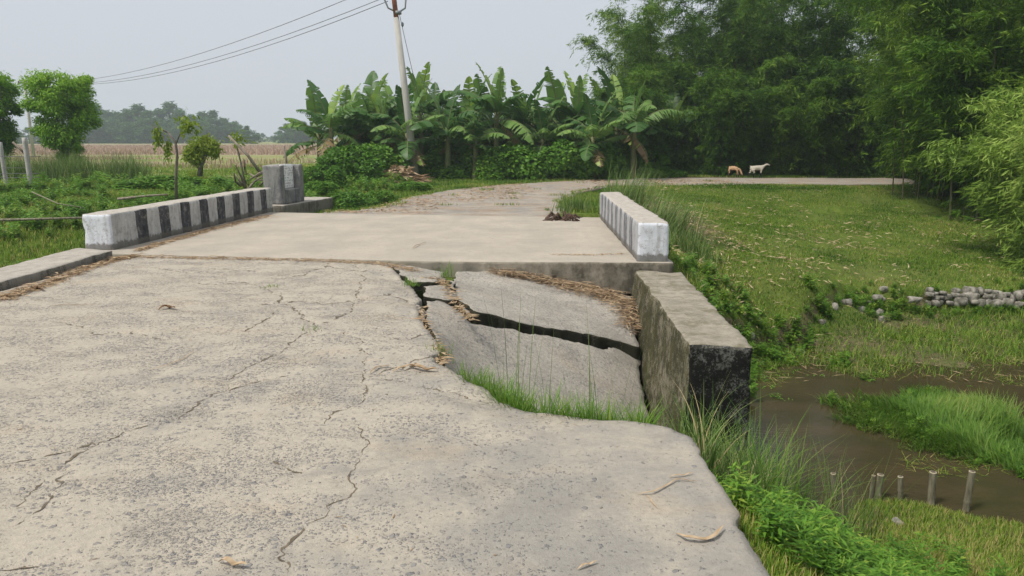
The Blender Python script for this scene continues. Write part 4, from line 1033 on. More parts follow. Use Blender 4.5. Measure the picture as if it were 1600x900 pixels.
# ------------------------------------------------------------------ distant treeline
def far_proto(seed):
    r = np.random.default_rng(seed); root = empty('distant_tree'); p = []
    for k in range(70):
        z = r.uniform(.02, .95); q = .42*math.sin(min(1, z*1.05+.12)**.8*math.pi)**.5*math.sqrt(r.uniform(.1, 1)); a = r.uniform(0, 6.28)
        d = rdir(110, -1, 1, r); p.append(np.array([math.cos(a)*q, math.sin(a)*q, z])+d*r.uniform(.05, .11)*(r.uniform(.3, 1, 110)[:, None]))
    p = np.concatenate(p); n = len(p)
    V, F, A = leaf_flat(p, rdir(n, -1, .6, r), rdir(n, -.2, 1, r), r.uniform(.03, .06, n), r.uniform(.014, .026, n), r.uniform(0, 1, n))
    npmesh('crown', V, F, MAT['far'], root, attrs={'v': A})
    build_tubes('trunk', [tube_np([[0, 0, -.02], [.01, 0, .3], [0, .02, .6]], [.018, .014, .008], 6, False)], MAT['bark'], root); return root
fp = [far_proto(71), far_proto(72), far_proto(73)]; fs = set(); r_ = random.Random(8)
fars = []
for i in range(17):
    px = 118+i*16.2; Yd = 250+r_.uniform(-16, 16); top = 172+6*math.sin(i*1.7)+r_.uniform(-5, 6)+max(0, i-12)*3.0
    fars.append((px, Yd, top))
fars += [(395, 215, 197), (404, 300, 212), (418, 330, 208), (432, 350, 212), (446, 290, 204), (456, 250, 194), (468, 245, 190), (482, 250, 190), (497, 250, 192), (30, 240, 196), (60, 220, 199), (90, 230, 192), (5, 190, 188)]
places = ['left of the bare sapling', 'above the bare sapling', 'above the lime green tree', 'above the leaning stick']
for i, (px, Yd, top) in enumerate(fars):
    k = i % 3; o = fp[k] if k not in fs else copy_thing(fp[k]); fs.add(k)
    h = CAM_H+(216-top)/F_PX*Yd*1.02; x = (px-800)/F_PX*Yd
    w = h*1.75; o.location = (x, Yd, -.1); o.scale = (w, w, h/1.0); o.rotation_euler = (0, 0, i*2.1)
    if i < 17: tag(o, ['hazy tree number %s from the left of the long far treeline' % w_ for w_ in ('one', 'two', 'three', 'four', 'five', 'six', 'seven', 'eight', 'nine', 'ten', 'eleven', 'twelve', 'thirteen', 'fourteen', 'fifteen', 'sixteen', 'seventeen')][i], 'tree', 'hazy trees beyond the field')
    else: tag(o, ['lower hazy tree ending the long treeline on its right', 'faint low tree in the gap of the horizon', 'second faint low tree in the gap of the horizon', 'faintest tree in the middle of the horizon gap', 'faint tree left of the banana leaves', 'hazy tree peeking out left of the banana leaves', 'hazy tree right behind the outermost banana leaf', 'hazy tree behind the left banana plant', 'hazy tree hidden mostly by the left banana stem', 'faint tree between the two young trees', 'faint tree just left of the flat topped young tree', 'faint tree behind the flat topped young tree', 'faint tree behind the young tree at the left border'][i-17], 'tree', 'hazy trees beyond the field')

# ------------------------------------------------------------------ pole, wires, posts
pb = PD(650, 283, 29.3); pt = PD(611, -40, 29.3); up = np.array(pt)-pb
ep = empty('utility_pole', tuple(pb)); d1 = up/np.linalg.norm(up); Lp = np.linalg.norm(up)
build_tubes('shaft', [tube_np([d1*-.3, d1*Lp*.4, d1*Lp*.80], [.155, .13, .105], 14)], MAT['pole'], ep)
build_tubes('extension_pipe', [tube_np([d1*Lp*.795, d1*Lp*1.0], [.095, .09], 12)], MAT['rust'], ep)
cl = PD(622, 20, 29.3)-pb
build_tubes('clamp', [tube_np([cl-d1*.06, cl+d1*.06], [.13, .13], 12)], MAT['steel'], ep)
for sx in (-1, 1):
    e_ = PD(622+(-21 if sx < 0 else 12), 0, 29.3)-pb
    arm = build_tubes('cross_arm', [tube_np([cl, (cl+e_)/2+np.array([sx*.12, 0, -.06]), e_, e_+np.array([sx*.02, 0, .25])], [.035, .035, .035, .02], 6)], MAT['steel'], ep)
    build_tubes('insulator', [tube_np([e_+np.array([0, 0, .05]), e_+np.array([0, 0, .10]), e_+np.array([0, 0, .16]), e_+np.array([0, 0, .24])], [.05, .085, .05, .06], 10)], MAT['insul'], arm)
tag(ep, 'concrete power pole leaning left in front of the banana plants', 'power pole')
def cable(name, a, b, sag, rad, label, cat='cable', mat='wire', group='wires strung between the poles', n=22):
    t = np.linspace(0, 1, n)[:, None]; p = a*(1-t)+b*t-np.array([0, 0, 1])*sag*4*t*(1-t)
    o = build_tubes(name, [tube_np(p-a, rad, 5, False)], MAT[mat]); o.location = a; tag(o, label, cat, group); return o
fpole_top = PD(38, 127, 66)
for sx, dy, (px, py), lab in ((-.5, 0, (596, -24), 'topmost overhead wire running left from the pole'), (.0, 0, (601, -4), 'middle overhead wire running left from the pole'), (.5, 0, (606, 2), 'lowest overhead wire running left from the pole')):
    cable('power_wire', PD(px, py, 29.3), fpole_top+np.array([sx, 0, .05*sx]), 1.25+.12*sx, .013, lab)
cable('guy_wire', PD(624, 22, 29.3), PD(668, 205, 30.8), .12, .011, 'guy wire going down right from the pole clamp into the banana leaves', group=None, n=8)
ga = PD(629, 42, 29.35)
gi = build_tubes('strain_insulator', [tube_np([[0, 0, 0], [0, 0, .05], [0, 0, .12], [0, 0, .17]], [.02, .05, .05, .02], 8)], MAT['steel']); gi.location = ga; tag(gi, 'small strain insulator on the guy wire below the clamp', 'insulator')
dp = empty('utility_pole', (fpole_top[0], 66, 0)); hh = float(fpole_top[2])
build_tubes('shaft', [tube_np([[0, 0, -.2], [0, 0, hh+.2]], [.14, .10], 8)], MAT['pole'], dp)
build_tubes('cross_arm', [tube_np([[-.65, 0, hh-.15], [.65, 0, hh-.22]], .045, 5)], MAT['steel'], dp)
for s_ in (-.5, 0, .5): build_tubes('insulator', [tube_np([[s_, 0, hh-.2], [s_, 0, hh+.05]], .06, 6)], MAT['insul'], dp)
tag(dp, 'distant power pole showing between the two young trees', 'power pole')
# white fence posts with strands
def post(px, topy, boty, Y, w, label, lean=0):
    a = PD(px[1], boty, Y); b = PD(px[0], topy, Y); o = block('fence_post', [(-w, -w, -.2), (w, -w, -.2), (w, w, -.2), (-w, w, -.2)]+[(x+b[0]-a[0], y, b[2]-a[2]) for x, y in ((-w, -w), (w, -w), (w, w), (-w, w))], MAT['post'], res=.15, rnd=.01, amp=.01)
    o.location = a; tag(o, label, 'fence post', 'white fence posts on the left'); return o
post((0, 11), 222, 292, 24, .05, 'white concrete fence post nearest the left border')
post((38, 50), 215, 300, 23, .055, 'white concrete fence post with a slanted brace, under the left tree')
post((-62, -55), 222, 300, 23, .05, 'white concrete fence post outside the left border')
pole_px('brace_bar', [(40, 241), (20, 222)], [.035, .035], 23.1, 'deadwood', 'dark slanted brace leaning on the white fence post', 'brace', 5)
for k_, (y0, y1) in enumerate(((260, 262), (270, 271), (277, 277), (243, 244))):
    cable('fence_wire', PD(-120, y0, 23.4), PD(64 if k_ else 52, y1, 23.2), .02, .009 if k_ else .006, ['lowest but two dark strand of the fence wire', 'second lowest dark strand of the fence wire', 'lowest dark strand of the fence wire', 'topmost thin strand of the fence wire'][k_], 'fence wire', group='strands of the left fence', n=6)
# thin bamboo pole over the ditch, two loose bamboo lengths
pole_px('bamboo_pole', [(-60, 344.5), (30, 343), (134, 340)], [.024, .022, .018], [12.8, 12.7, 12.3], 'straw_pole' if 'straw_pole' in MAT else 'cutbam', 'thin yellow bamboo pole lying across the ditch up to the left striped wall', 'bamboo pole')
pole_px('bamboo_pole', [(184, 311), (230, 306), (262, 304)], [.03, .028, .02], 16.9, 'deadwood', 'grey bamboo length lying in the grass behind the left striped wall', 'bamboo pole')
pole_px('bamboo_pole', [(50, 300), (90, 318), (128, 324)], [.015, .012, .008], [16, 15.5, 15.2], 'cutbam', 'thin dry stalk lying slanted in the weeds below the young tree', 'stalk')

# ------------------------------------------------------------------ bamboo stakes in the water
stk = [((1302, 740), (1304, 800), .026, 'short bamboo stake half hidden in grass, leftmost of the row'), ((1376, 742), (1368, 800), .032, 'weathered bamboo stake, left one of the close pair'), ((1407, 745), (1406, 800), .025, 'slim bamboo stake in the middle of the row'),
       ((1458, 738), (1452, 812), .033, 'stout upright bamboo stake with a clear joint ring'), ((1519, 737), (1505, 820), .029, 'tall bamboo stake leaning right, rightmost of the row'), ((1365, 743), (1358, 800), .018, 'dark thin split bamboo stake beside the close pair')]
for i, (a, b, rad, lab) in enumerate(stk):
    Y = 6.55-.12*max(0, (a[0]-1400)/60)
    B = PD(*b, Y); T = PD(*a, Y); up = T-B; L = np.linalg.norm(up); u = up/L
    sk = empty('bamboo_stake', tuple(B)); nodez = [.35*L+.05*(i % 3), L*.9 if i == 9 else -.2]
    prof = []; zs = np.unique(np.concatenate([np.linspace(-.25, L, 12)]+[np.array([z-.012, z, z+.012]) for z in nodez]))
    rr = np.array([rad*(1.14 if any(abs(z-q) < .004 for q in nodez) else 1) for z in zs])
    build_tubes('tube', [tube_np([u*z for z in zs], rr, 12, False)], MAT['cutbam'], sk)
    build_tubes('cut_rim', [tube_np([u*(L-.002), u*(L+.003)], rad*.98, 12)], MAT['cutend'], sk)
    build_tubes('hollow_shade', [tube_np([u*(L+.0035), u*(L+.005)], rad*.68, 10)], MAT['crack'], sk)  # flat dark disc on the rim, shade of the hollow put into its colour
    tag(sk, lab, 'stake', 'bamboo stakes at the waterline')

# ------------------------------------------------------------------ rubble wall on the bank
def stones(name, specs, mat, parent=None, seed=3):
    r = np.random.default_rng(seed); Vs, Fs = [], []; b = 0
    bm = bmesh.new(); bmesh.ops.create_icosphere(bm, subdivisions=2, radius=1); v0 = np.array([v.co[:] for v in bm.verts]); f0 = np.array([[v.index for v in f.verts] for f in bm.faces]); bm.free()
    for (c, s) in specs:
        v = v0*np.array(s); a = r.uniform(0, 6.28); j = r.uniform(0, 50)
        v = np.sign(v)*(np.abs(v0)**.5)*np.array(s)*1.0*(1+.6*fbm(v0[:, 0]*1.4+j, v0[:, 1]*1.4+v0[:, 2]*1.1, 2, 3))[:, None]; v = v+0
        rot = np.array([[math.cos(a), -math.sin(a), 0], [math.sin(a), math.cos(a), 0], [0, 0, 1]]); v = v@rot.T+np.array(c)
        Vs.append(v); Fs.append(f0+b); b += len(v)
    return npmesh(name, np.concatenate(Vs), np.concatenate(Fs), mat, parent, False)
r = np.random.default_rng(77); specs = []
for row in range(3):
    for x in np.arange(8.1, 13.5, .115):
        if r.random() < .88: specs.append(((x+r.normal(0, .03), float(lip_y(x))-.13+row*.06+r.normal(0, .03), -1.50+row*.10+r.normal(0, .03)), (r.uniform(.03, .10), r.uniform(.05, .09), r.uniform(.03, .09))))
specs += [((7.0, 13.75, -1.38), (.10, .08, .05)), ((7.7, 13.75, -1.42), (.12, .09, .06)), ((4.9, 12.2, -1.35), (.09, .07, .05))]
sw = stones('stone_wall', specs, MAT['stone']); tag(sw, 'low ragged row of rubble stones along the water on the right', 'stone wall', None, 'thing')
st1 = stones('stone', [((0, 0, 0), (.05, .035, .02))], MAT['stone'], None, 5); q = P(1405, 805, -1.62); st1.location = (q[0], q[1], float(ground_z(q[0], q[1]))+.02); tag(st1, 'single pale stone on the near grass bank beside the stakes', 'stone')
# ------------------------------------------------------------------ goats
def goat(name, loc, rz, pose, stops, label, scale=1.0):
    """x forward. one skinned body; pose 'walk' or 'graze'"""
    root = empty(name, loc, rz); root.scale = (scale,)*3
    me = bpy.data.meshes.new('body'); bm = bmesh.new(); sk = bm.verts.layers.skin.verify()
    def v(p, r_):
        q = bm.verts.new(p); q[sk].radius = (r_, r_) if not hasattr(r_, '__len__') else r_; return q
    def chain(a, pts):
        for p, r_ in pts:
            b = v(p, r_); bm.edges.new((a, b)); a = b
        return a
    pel = v((-.24, 0, .50), (.095, .105)); pel[sk].use_root = True
    mid = chain(pel, [((-.08, 0, .49), (.10, .12)), ((.08, 0, .49), (.105, .125))]); sh_ = chain(mid, [((.22, 0, .51), (.085, .105))])
    if pose == 'walk':
        nk = chain(sh_, [((.33, 0, .57), (.052, .06)), ((.43, 0, .64), (.045, .05)), ((.50, 0, .66), (.045, .05)), ((.57, 0, .63), (.034, .036)), ((.63, 0, .60), (.022, .024))]); hx = (.49, .69)
        fr = [(.06, 1), (-.05, -1)]; bk = [(.10, -1), (-.12, 1)]
    else:
        nk = chain(sh_, [((.31, 0, .43), (.052, .06)), ((.38, 0, .29), (.045, .05)), ((.42, 0, .22), (.045, .05)), ((.45, 0, .14), (.034, .036)), ((.46, 0, .09), (.022, .024))]); hx = (.43, .24)
        fr = [(.05, 1), (.0, -1)]; bk = [(.03, -1), (-.05, 1)]
    for dx, s_ in fr: chain(sh_, [((.20, s_*.07, .40), (.045, .045)), ((.20+dx*.4, s_*.075, .25), (.026, .026)), ((.19+dx, s_*.075, .11), (.017, .017)), ((.19+dx*1.2, s_*.075, .02), (.019, .019)), ((.215+dx*1.2, s_*.075, .005), (.02, .014))])
    for dx, s_ in bk: chain(pel, [((-.25+dx*.3, s_*.07, .38), (.062, .06)), ((-.21+dx*.6, s_*.08, .27), (.035, .035)), ((-.30+dx, s_*.08, .18), (.021, .021)), ((-.28+dx, s_*.08, .03), (.017, .017)), ((-.255+dx, s_*.08, .005), (.02, .014))])
    chain(pel, [((-.33, 0, .56), (.022, .022)), ((-.37, 0, .60), (.014, .014))])
    bm.to_mesh(me); bm.free(); o = link('body', me, MAT[stops], root, True)
    m = o.modifiers.new('skin', 'SKIN'); m.use_smooth_shade = True; m = o.modifiers.new('sub', 'SUBSURF'); m.levels = m.render_levels = 2
    for s_ in (-1, 1):
        e_ = np.array([hx[0]-.01, s_*.04, hx[1]-.01])
        build_tubes('ear', [tube_np([e_, e_+np.array([-.01, s_*.05, -.02]), e_+np.array([0, s_*.085, -.055])], [.014, .022, .006], 6)], MAT[stops], root)
        h_ = np.array([hx[0]-.015, s_*.018, hx[1]+.02]); build_tubes('horn', [tube_np([h_, h_+np.array([-.03, s_*.01, .04]), h_+np.array([-.07, s_*.02, .05])], [.011, .009, .003], 6)], MAT['rag'], root)
        build_tubes('eye', [tube_np([np.array([hx[0]+.03, s_*.034, hx[1]-.035]), np.array([hx[0]+.03, s_*.042, hx[1]-.035])], [.008, .006], 6)], MAT['wire'], root)
    tag(root, label, 'goat'); return root
def goat_mat(name, body, dark, legz, rear):
    m = MT(name, .85, .15); x, y, z = m.sep(m.co()); n = m.noise(7, 3, .5)
    k = m.ramp(m.math('ADD', z, m.math('MULTIPLY', m.math('SUBTRACT', n, .5), .12)), [(legz-.02, 1), (legz+.02, 0)])
    if rear:
        k2 = m.ramp(m.math('ADD', x, m.math('MULTIPLY', m.math('SUBTRACT', n, .5), .16)), [(0, 1), (.02, 0)])   # x below rear limit
        k2 = m.math('LESS_THAN', m.math('ADD', x, m.math('MULTIPLY', m.math('SUBTRACT', n, .5), .2)), -.235); k = m.math('MAXIMUM', k, k2)
        spot = m.ramp(m.noise(5, 2, .5), [(.60, 0), (.64, 1)]); k = m.math('MAXIMUM', k, spot)
    m.color(m.mix(k, body, dark)); m.bump(m.noise(60, 3), .4, .01); return m.m
MAT['goat_cream'] = goat_mat('cream_goat_coat', (.52, .48, .39), (.02, .018, .015), .24, False)
MAT['goat_brown'] = goat_mat('tan_goat_coat', (.47, .30, .17), (.02, .018, .015), .14, True)
def onroad(px, py):
    q = P(px, py, 0); return (q[0], q[1], .0)
q = onroad(1182, 277.8); goat('goat', (q[0], q[1], float(ground_z(q[0], q[1]))+.02), .05, 'walk', 'goat_cream', 'cream white goat with black legs walking right along the far road', .84)
q = onroad(1146, 277); goat('goat', (q[0]-.0, q[1], float(ground_z(q[0], q[1]))+.02), -.5, 'graze', 'goat_brown', 'tan goat with black rear grazing with its head down beside the far road', .78)

# ------------------------------------------------------------------ debris: things one can pick up
def husk_heap(name, c, rx, ry, h, n, L, Wd, mat, label, cat='heap', zf=None):
    r = np.random.default_rng(len(label)); a = r.uniform(0, 6.28, n); q = np.sqrt(r.uniform(0, 1, n)); x = np.cos(a)*q*rx; y = np.sin(a)*q*ry
    top = h*(1-q**2)*(.6+.5*vnoise(x*5, y*5, 4)); z = top*r.uniform(.25, 1, n)
    if zf is not None: z = z+zf(x+c[0], y+c[1])-c[2]
    V, F, A = leaf_quads(np.stack([x, y, z], 1), rdir(n, -.25, .35, r), rdir(n, .2, 1, r), L*r.uniform(.4, 1.3, n), Wd*r.uniform(.5, 1.3, n), r.beta(2, 1.8, n), .25, .15)
    o = npmesh(name, V, F, MAT[mat], attrs={'v': A}); o.location = c; tag(o, label, cat); return o
q = PD(622, 290, 26.8); husk_heap('husk_heap', (q[0], q[1], float(ground_z(q[0], q[1]))), 1.0, .5, .72, 900, .42, .10, 'straw', 'heap of dry brown banana husks left of the leaning pole')
# straw packed against the deck face on the upper slab
pc = P(925, 462, -.38)
def heap_strip(name, line, w, h, n, L, Wd, label, zf, cat='straw', kind='stuff', mat='straw'):
    r = np.random.default_rng(n); line = np.array(line); t = r.uniform(0, len(line)-1.001, n); i = t.astype(int); f = (t-i)[:, None]
    wv = np.interp(t, np.arange(len(line)), w) if hasattr(w, '__len__') else w
    p = line[i]*(1-f)+line[i+1]*f+r.normal(0, .45, (n, 2))*np.asarray(wv).reshape(-1, 1); z = zf(p[:, 0], p[:, 1])+.004+h*r.uniform(0, 1, n)**1.5
    V, F, A = leaf_quads(np.column_stack([p, z]), rdir(n, -.05, .18, r), rdir(n, .6, 1, r), L*r.uniform(.3, 1.4, n), Wd*r.uniform(.5, 1.4, n), r.beta(2, 1.8, n), .2, .1)
    o = npmesh(name, V, F, MAT[mat], attrs={'v': A}); tag(o, label, cat, kind=kind); return o
heap_strip('straw_debris', [P(775, 426, -.14)[:2], P(850, 441, -.26)[:2], P(900, 455, -.36)[:2], P(945, 468, -.45)[:2], P(978, 482, -.5)[:2], P(985, 512, -.58)[:2]], [.03, .12, .22, .30, .24, .10], .08, 2600, .18, .009, 'brown straw packed against the deck face on the sunken slab', tA)
rz0 = lambda x, y: road_z(x, y)
zero = lambda x, y: 0*x+.002
heap_strip('straw_debris', [P(222, 402)[:2], P(330, 404)[:2], P(430, 406)[:2], P(520, 408)[:2], P(600, 413)[:2], P(655, 424)[:2]], [.05, .10, .06, .05, .07, .05], .02, 900, .12, .010, 'dry straw along the joint between road and bridge deck', rz0)
heap_strip('straw_debris', [P(0, 470)[:2], P(60, 448)[:2], P(120, 426)[:2], P(180, 406)[:2], P(215, 400)[:2]], [.14, .12, .1, .08, .06], .03, 1500, .12, .012, 'dry straw gathered at the foot of the left kerb', rz0)
heap_strip('straw_debris', [P(215, 393)[:2], P(270, 376)[:2], P(320, 362)[:2], P(370, 349)[:2], P(420, 338)[:2]], [.04, .06, .10, .14, .16], .025, 1400, .13, .012, 'dry straw along the foot of the left striped wall', zero)
heap_strip('straw_debris', [P(655, 430)[:2], P(690, 432)[:2], P(703, 450)[:2], P(716, 474)[:2], P(738, 494)[:2]], .04, .03, 420, .09, .012, 'straw and leaves filling the gap between the small fragments', lambda x, y: 0*x-.05)
heap_strip('straw_debris', [P(657, 474)[:2], P(662, 500)[:2], P(676, 525)[:2], P(690, 548)[:2], P(686, 570)[:2]], .035, .03, 320, .09, .014, 'brown leaves in the jagged gap beside the road edge', lambda x, y: 0*x-.06)
heap_strip('straw_debris', [P(860, 398)[:2], P(920, 399)[:2], P(975, 397)[:2]], .05, .008, 160, .07, .008, 'thin straw drift on the deck near the right striped wall', zero)
# litter scattered over the far road and its shoulder
n = 5200; x = rng.uniform(-6, 9, n*3); y = rng.uniform(16, 29, n*3); m = inpoly(x, y, far_poly) & (vnoise(x*.9, y*.35, 17) > rng.uniform(.42, .8, n*3)); x, y = x[m], y[m]; n = len(x)
V, F, A = leaf_quads(np.stack([x, y, x*0+.016], 1), rdir(n, -.05, .25), rdir(n, .6, 1), rng.uniform(.06, .2, n), rng.uniform(.01, .03, n), rng.beta(2, 2, n), .2, .1)
tag(npmesh('leaf_litter', V, F, MAT['straw'], attrs={'v': A}), 'brown bamboo leaves drifting across the far road', 'leaf litter', kind='stuff')
# bamboo leaf litter on the right bank
n = 14000; x = rng.uniform(2.4, 14, n); y = rng.uniform(10, 26, n)
m = (vnoise(x*.5, y*.5, 19)*.7+.25*np.exp(-((x-4.6)/2.0)**2)+.5*(vnoise(x*1.6, y*1.6, 29)-.5) > rng.uniform(.12, .85, n)+.18*sstep(18, 23, y)) & ~inpoly(x, y, deck_poly); z = ground_z(x, y); m &= z > -1.5; x, y, z = x[m], y[m], z[m]; n = len(x)
V, F, A = leaf_quads(np.stack([x, y, z+.045], 1), rdir(n, -.1, .5), rdir(n, .4, 1), rng.uniform(.08, .20, n), rng.uniform(.011, .025, n), rng.beta(2.4, 1.6, n), .25, .2)
tag(npmesh('leaf_litter', V, F, MAT['litter'], attrs={'v': A}), 'pale fallen bamboo leaves strewn over the grass bank', 'leaf litter', kind='stuff')
# small crumbs on the near road and deck
n = 1500; x = rng.uniform(-5.3, .9, n); y = rng.uniform(2.4, 15, n)
m = (inpoly(x, y, road_out) | inpoly(x, y, deck_poly)) & (vnoise(x*1.3, y*1.3, 23) > rng.uniform(.2, .9, n)); x, y = x[m], y[m]; n = len(x)
zz = np.where(inpoly(x, y, deck_poly), .001, 0); mr = ~inpoly(x, y, deck_poly); zz[mr] = road_z(x[mr], y[mr])
V, F, A = leaf_quads(np.stack([x, y, zz+.004], 1), rdir(n, -.02, .05), rdir(n, .8, 1), rng.uniform(.012, .055, n), rng.uniform(.003, .008, n), rng.beta(1.6, 2.2, n), .1, .05)
tag(npmesh('leaf_crumbs', V, F, MAT['straw'], attrs={'v': A}), 'tiny straw crumbs scattered over the concrete', 'crumbs', kind='stuff')
# pebbles
n = 260; specs = []
for k_ in range(n):
    x, y = rng.uniform(-5, .8), rng.uniform(2.3, 9)
    if inpoly(np.array([x]), np.array([y]), road_out)[0] and vnoise(x*1.1, y*1.1, 27) > rng.uniform(.3, .8): s_ = rng.uniform(.002, .006); specs.append(((x, y, rz_scalar(x, y)+s_*.2), (s_*1.2, s_, s_*.6)))
tag(stones('pebbles', specs, MAT['stone']), 'small loose grit on the worn road', 'grit', kind='stuff')

def curl_leaf(name, px, z, wpx, label, mat='straw', group=None, zf=None, rad=None, v=.7, cat='dry leaf'):
    """a dry strip following survey points, gently arched above the ground"""
    pts = [P(*q, z) for q in px]; q0 = pts[0]; n = 14; t = np.linspace(0, len(pts)-1, n); ii = np.minimum(t.astype(int), len(pts)-2); f = (t-ii)[:, None]
    pts = np.array(pts); p = pts[ii]*(1-f)+pts[ii+1]*f; p[:, 2] += (zf(p[:, 0], p[:, 1])-z if zf else 0)+.006+.022*np.abs(np.sin(np.linspace(0, 5, n)))*min(1, wpx*30)
    T = np.gradient(p, axis=0); T /= np.linalg.norm(T, axis=1)[:, None]; sd_ = np.cross(T, [0, 0, 1]); w = wpx*np.sin(np.linspace(.12, math.pi-.05, n))**.6
    a = p+sd_*w[:, None]*.5+np.array([0, 0, 1])*w[:, None]*.35; b = p-sd_*w[:, None]*.5+np.array([0, 0, 1])*w[:, None]*.30
    V = np.concatenate([a, p, b])-q0; i = np.arange(n-1); F = np.concatenate([np.stack([i, i+1, n+i+1, n+i], 1), np.stack([n+i, n+i+1, 2*n+i+1, 2*n+i], 1)])
    o = npmesh(name, V, F, MAT[mat], smooth=True, attrs={'v': np.clip(v+.15*np.sin(np.arange(3*n)*1.7), 0, 1)}); o.location = q0; tag(o, label, cat, group); return o
curl_leaf('dry_leaf', [(1056, 835), (1070, 846), (1092, 848), (1116, 843), (1130, 828)], 0, .022, 'curved tan leaf sheath near the road corner at lower right', zf=rz0)
curl_leaf('dry_leaf', [(614, 581), (632, 576), (648, 570), (655, 574)], 0, .030, 'broad crumpled tan leaf lying mid road', zf=rz0)
curl_leaf('dry_leaf', [(640, 573), (655, 578), (668, 579), (683, 580)], 0, .045, 'wide brown leaf blade touching the crumpled tan leaf', zf=rz0, v=.45)
curl_leaf('dry_leaf', [(578, 583), (592, 574), (610, 572)], 0, .014, 'small brown leaf left of the crumpled tan leaf', zf=rz0, v=.35)
curl_leaf('dry_leaf', [(342, 878), (360, 883), (386, 888)], 0, .028, 'flat tan leaf at the bottom edge of the road', zf=rz0)
curl_leaf('dry_leaf', [(902, 888), (918, 882), (933, 878)], 0, .012, 'short tan sliver at the bottom right of the road', zf=rz0)
curl_leaf('dry_stalk', [(995, 772), (1020, 771), (1045, 757), (1060, 748)], 0, .010, 'tan forked stalk, long stem, on the right of the road', zf=rz0, cat='stalk')
curl_leaf('dry_stalk', [(1045, 745), (1065, 743), (1084, 738)], 0, .010, 'upper arm of the dry stalks on the right of the road', zf=rz0, cat='stalk')
curl_leaf('dry_stalk', [(1010, 773), (1018, 785), (1027, 796)], 0, .007, 'lower thin arm of the dry stalks on the right of the road', zf=rz0, cat='stalk')
curl_leaf('dry_stalk', [(1050, 750), (1070, 750), (1090, 754)], 0, .007, 'brown thin arm of the dry stalks on the right of the road', zf=rz0, v=.3, cat='stalk')
curl_leaf('dry_stalk', [(232, 578), (262, 571), (288, 560), (306, 548)], 0, .008, 'long thin straw stalk lying on the left of the road', zf=rz0, cat='stalk')
curl_leaf('dry_stalk', [(76, 480), (110, 477), (148, 477)], 0, .010, 'long straw stalk near the left kerb', zf=rz0, v=.45, cat='stalk')
curl_leaf('dry_stalk', [(645, 389), (652, 384), (667, 380)], 0, .018, 'small curved brown twig on the bridge deck', zf=zero, v=.3, cat='stalk')
curl_leaf('dry_stalk', [(851, 466), (900, 467), (978, 464)], -.40, .022, 'straight tan cane lying on the straw of the sunken slab', zf=lambda x, y: tA(x, y)+.05, v=.75, cat='cane')
curl_leaf('dry_leaf', [(248, 484), (262, 481), (274, 484)], 0, .05, 'dark scrap of leaf on the far left of the road', zf=rz0, v=.0)
curl_leaf('dry_leaf', [(52, 455), (60, 452), (67, 456)], 0, .05, 'dark scrap lying by the left kerb', zf=rz0, v=.0)
# dark fibrous husk on the deck end
r = np.random.default_rng(5); q0 = P(880, 343); tl = []
for k_ in range(26):
    a = P(858+r.uniform(-2, 40), 342+r.uniform(-3, 4)); d = np.array([r.uniform(-.3, .3), r.uniform(-.12, .12), 0]); h_ = r.uniform(.01, .13)
    tl.append(tube_np([a-q0, a-q0+d*.5+np.array([0, 0, h_]), a-q0+d], [.022, .03, .014], 6))
o = build_tubes('husk_bundle', tl, MAT['rag']); o.location = q0; tag(o, 'dark brown fibrous bundle lying at the far end of the bridge deck', 'debris')

# ------------------------------------------------------------------ grass and weeds
vg = lambda xy: .48+.75*fbm(xy[:, 0]*.7, xy[:, 1]*.7, 33, 4)-.05*sstep(18, 23, xy[:, 1])-.28*sstep(-1.25, -1.5, ground_z(xy[:, 0], xy[:, 1], False))  # darker up the bank: bamboo shade put into the blade colour
inbank = lambda x, y: (ground_z(x, y) > -1.72)
xy = scatter(210000, 1.9, 15, 9.7, 27, lambda x, y: (ground_z(x, y, False) > -1.75) & ~((x > 13.2) & (y > 16) & (rng.random(len(x)) < .7)) & ~((np.hypot((x-3.9)/1.1, (y-18.5)/3.5) < rng.uniform(.6, 1.3, len(x))) & (rng.random(len(x)) < .85)), (.8, .3))
stuff_blades('grass', 'short green grass covering the right bank', xy, .065, .011, MAT['grass'], vfun=vg)
xy = scatter(70000, 5, 16, 25.5, 34, lambda x, y: y > 25, (.8, .35)); stuff_blades('grass', 'short grass along both sides of the far road', xy, .09, .02, MAT['grass'], vfun=vg)
xy = scatter(60000, -6, 2.5, 15.5, 33, None, (.8, .3)); stuff_blades('grass', 'short verge grass beside the far road and deck end', xy, .10, .016, MAT['grass'], vfun=vg)
xy = scatter(150000, -18, -5.9, 6.5, 24, lambda x, y: ~((x > -6.35) & (y < 10.8)), (1.1, .35)); stuff_blades('grass', 'grass covering the ditch and slope on the left', xy, .13, .016, MAT['grass'], vfun=lambda q: .5+.8*fbm(q[:, 0]*.7, q[:, 1]*.7, 37, 4))
xy = scatter(90000, -34, -3, 23, 45, None, (.5, .4)); stuff_blades('grass', 'grass of the field edge on the left', xy, .16, .03, MAT['grass'], vfun=lambda q: .6+.4*fbm(q[:, 0]*.3, q[:, 1]*.3, 38, 3))
xy = np.column_stack([rng.uniform(-130, -5, 50000), 74+rng.uniform(0, 1, 50000)**1.5*90]); xy = xy[(np.abs(xy[:, 0]/xy[:, 1]) < .95)]
stuff_blades('crop_stubble', 'dry pinkish brown maize stubble across the open field', xy, .42, .07, MAT['stubble'], (.0, .35), (.0, .6), cat='crop stubble')
xy = np.column_stack([rng.uniform(-44, -12, 9000), rng.uniform(40, 60, 9000)]); xy = xy[vnoise(xy[:, 0]*.12, xy[:, 1]*.3, 3) > .58]
stuff_blades('crop_stubble', 'dry tufts in the green strip of the field', xy, .4, .05, MAT['stubble'], (.0, .35), (.0, .6), cat='crop stubble')
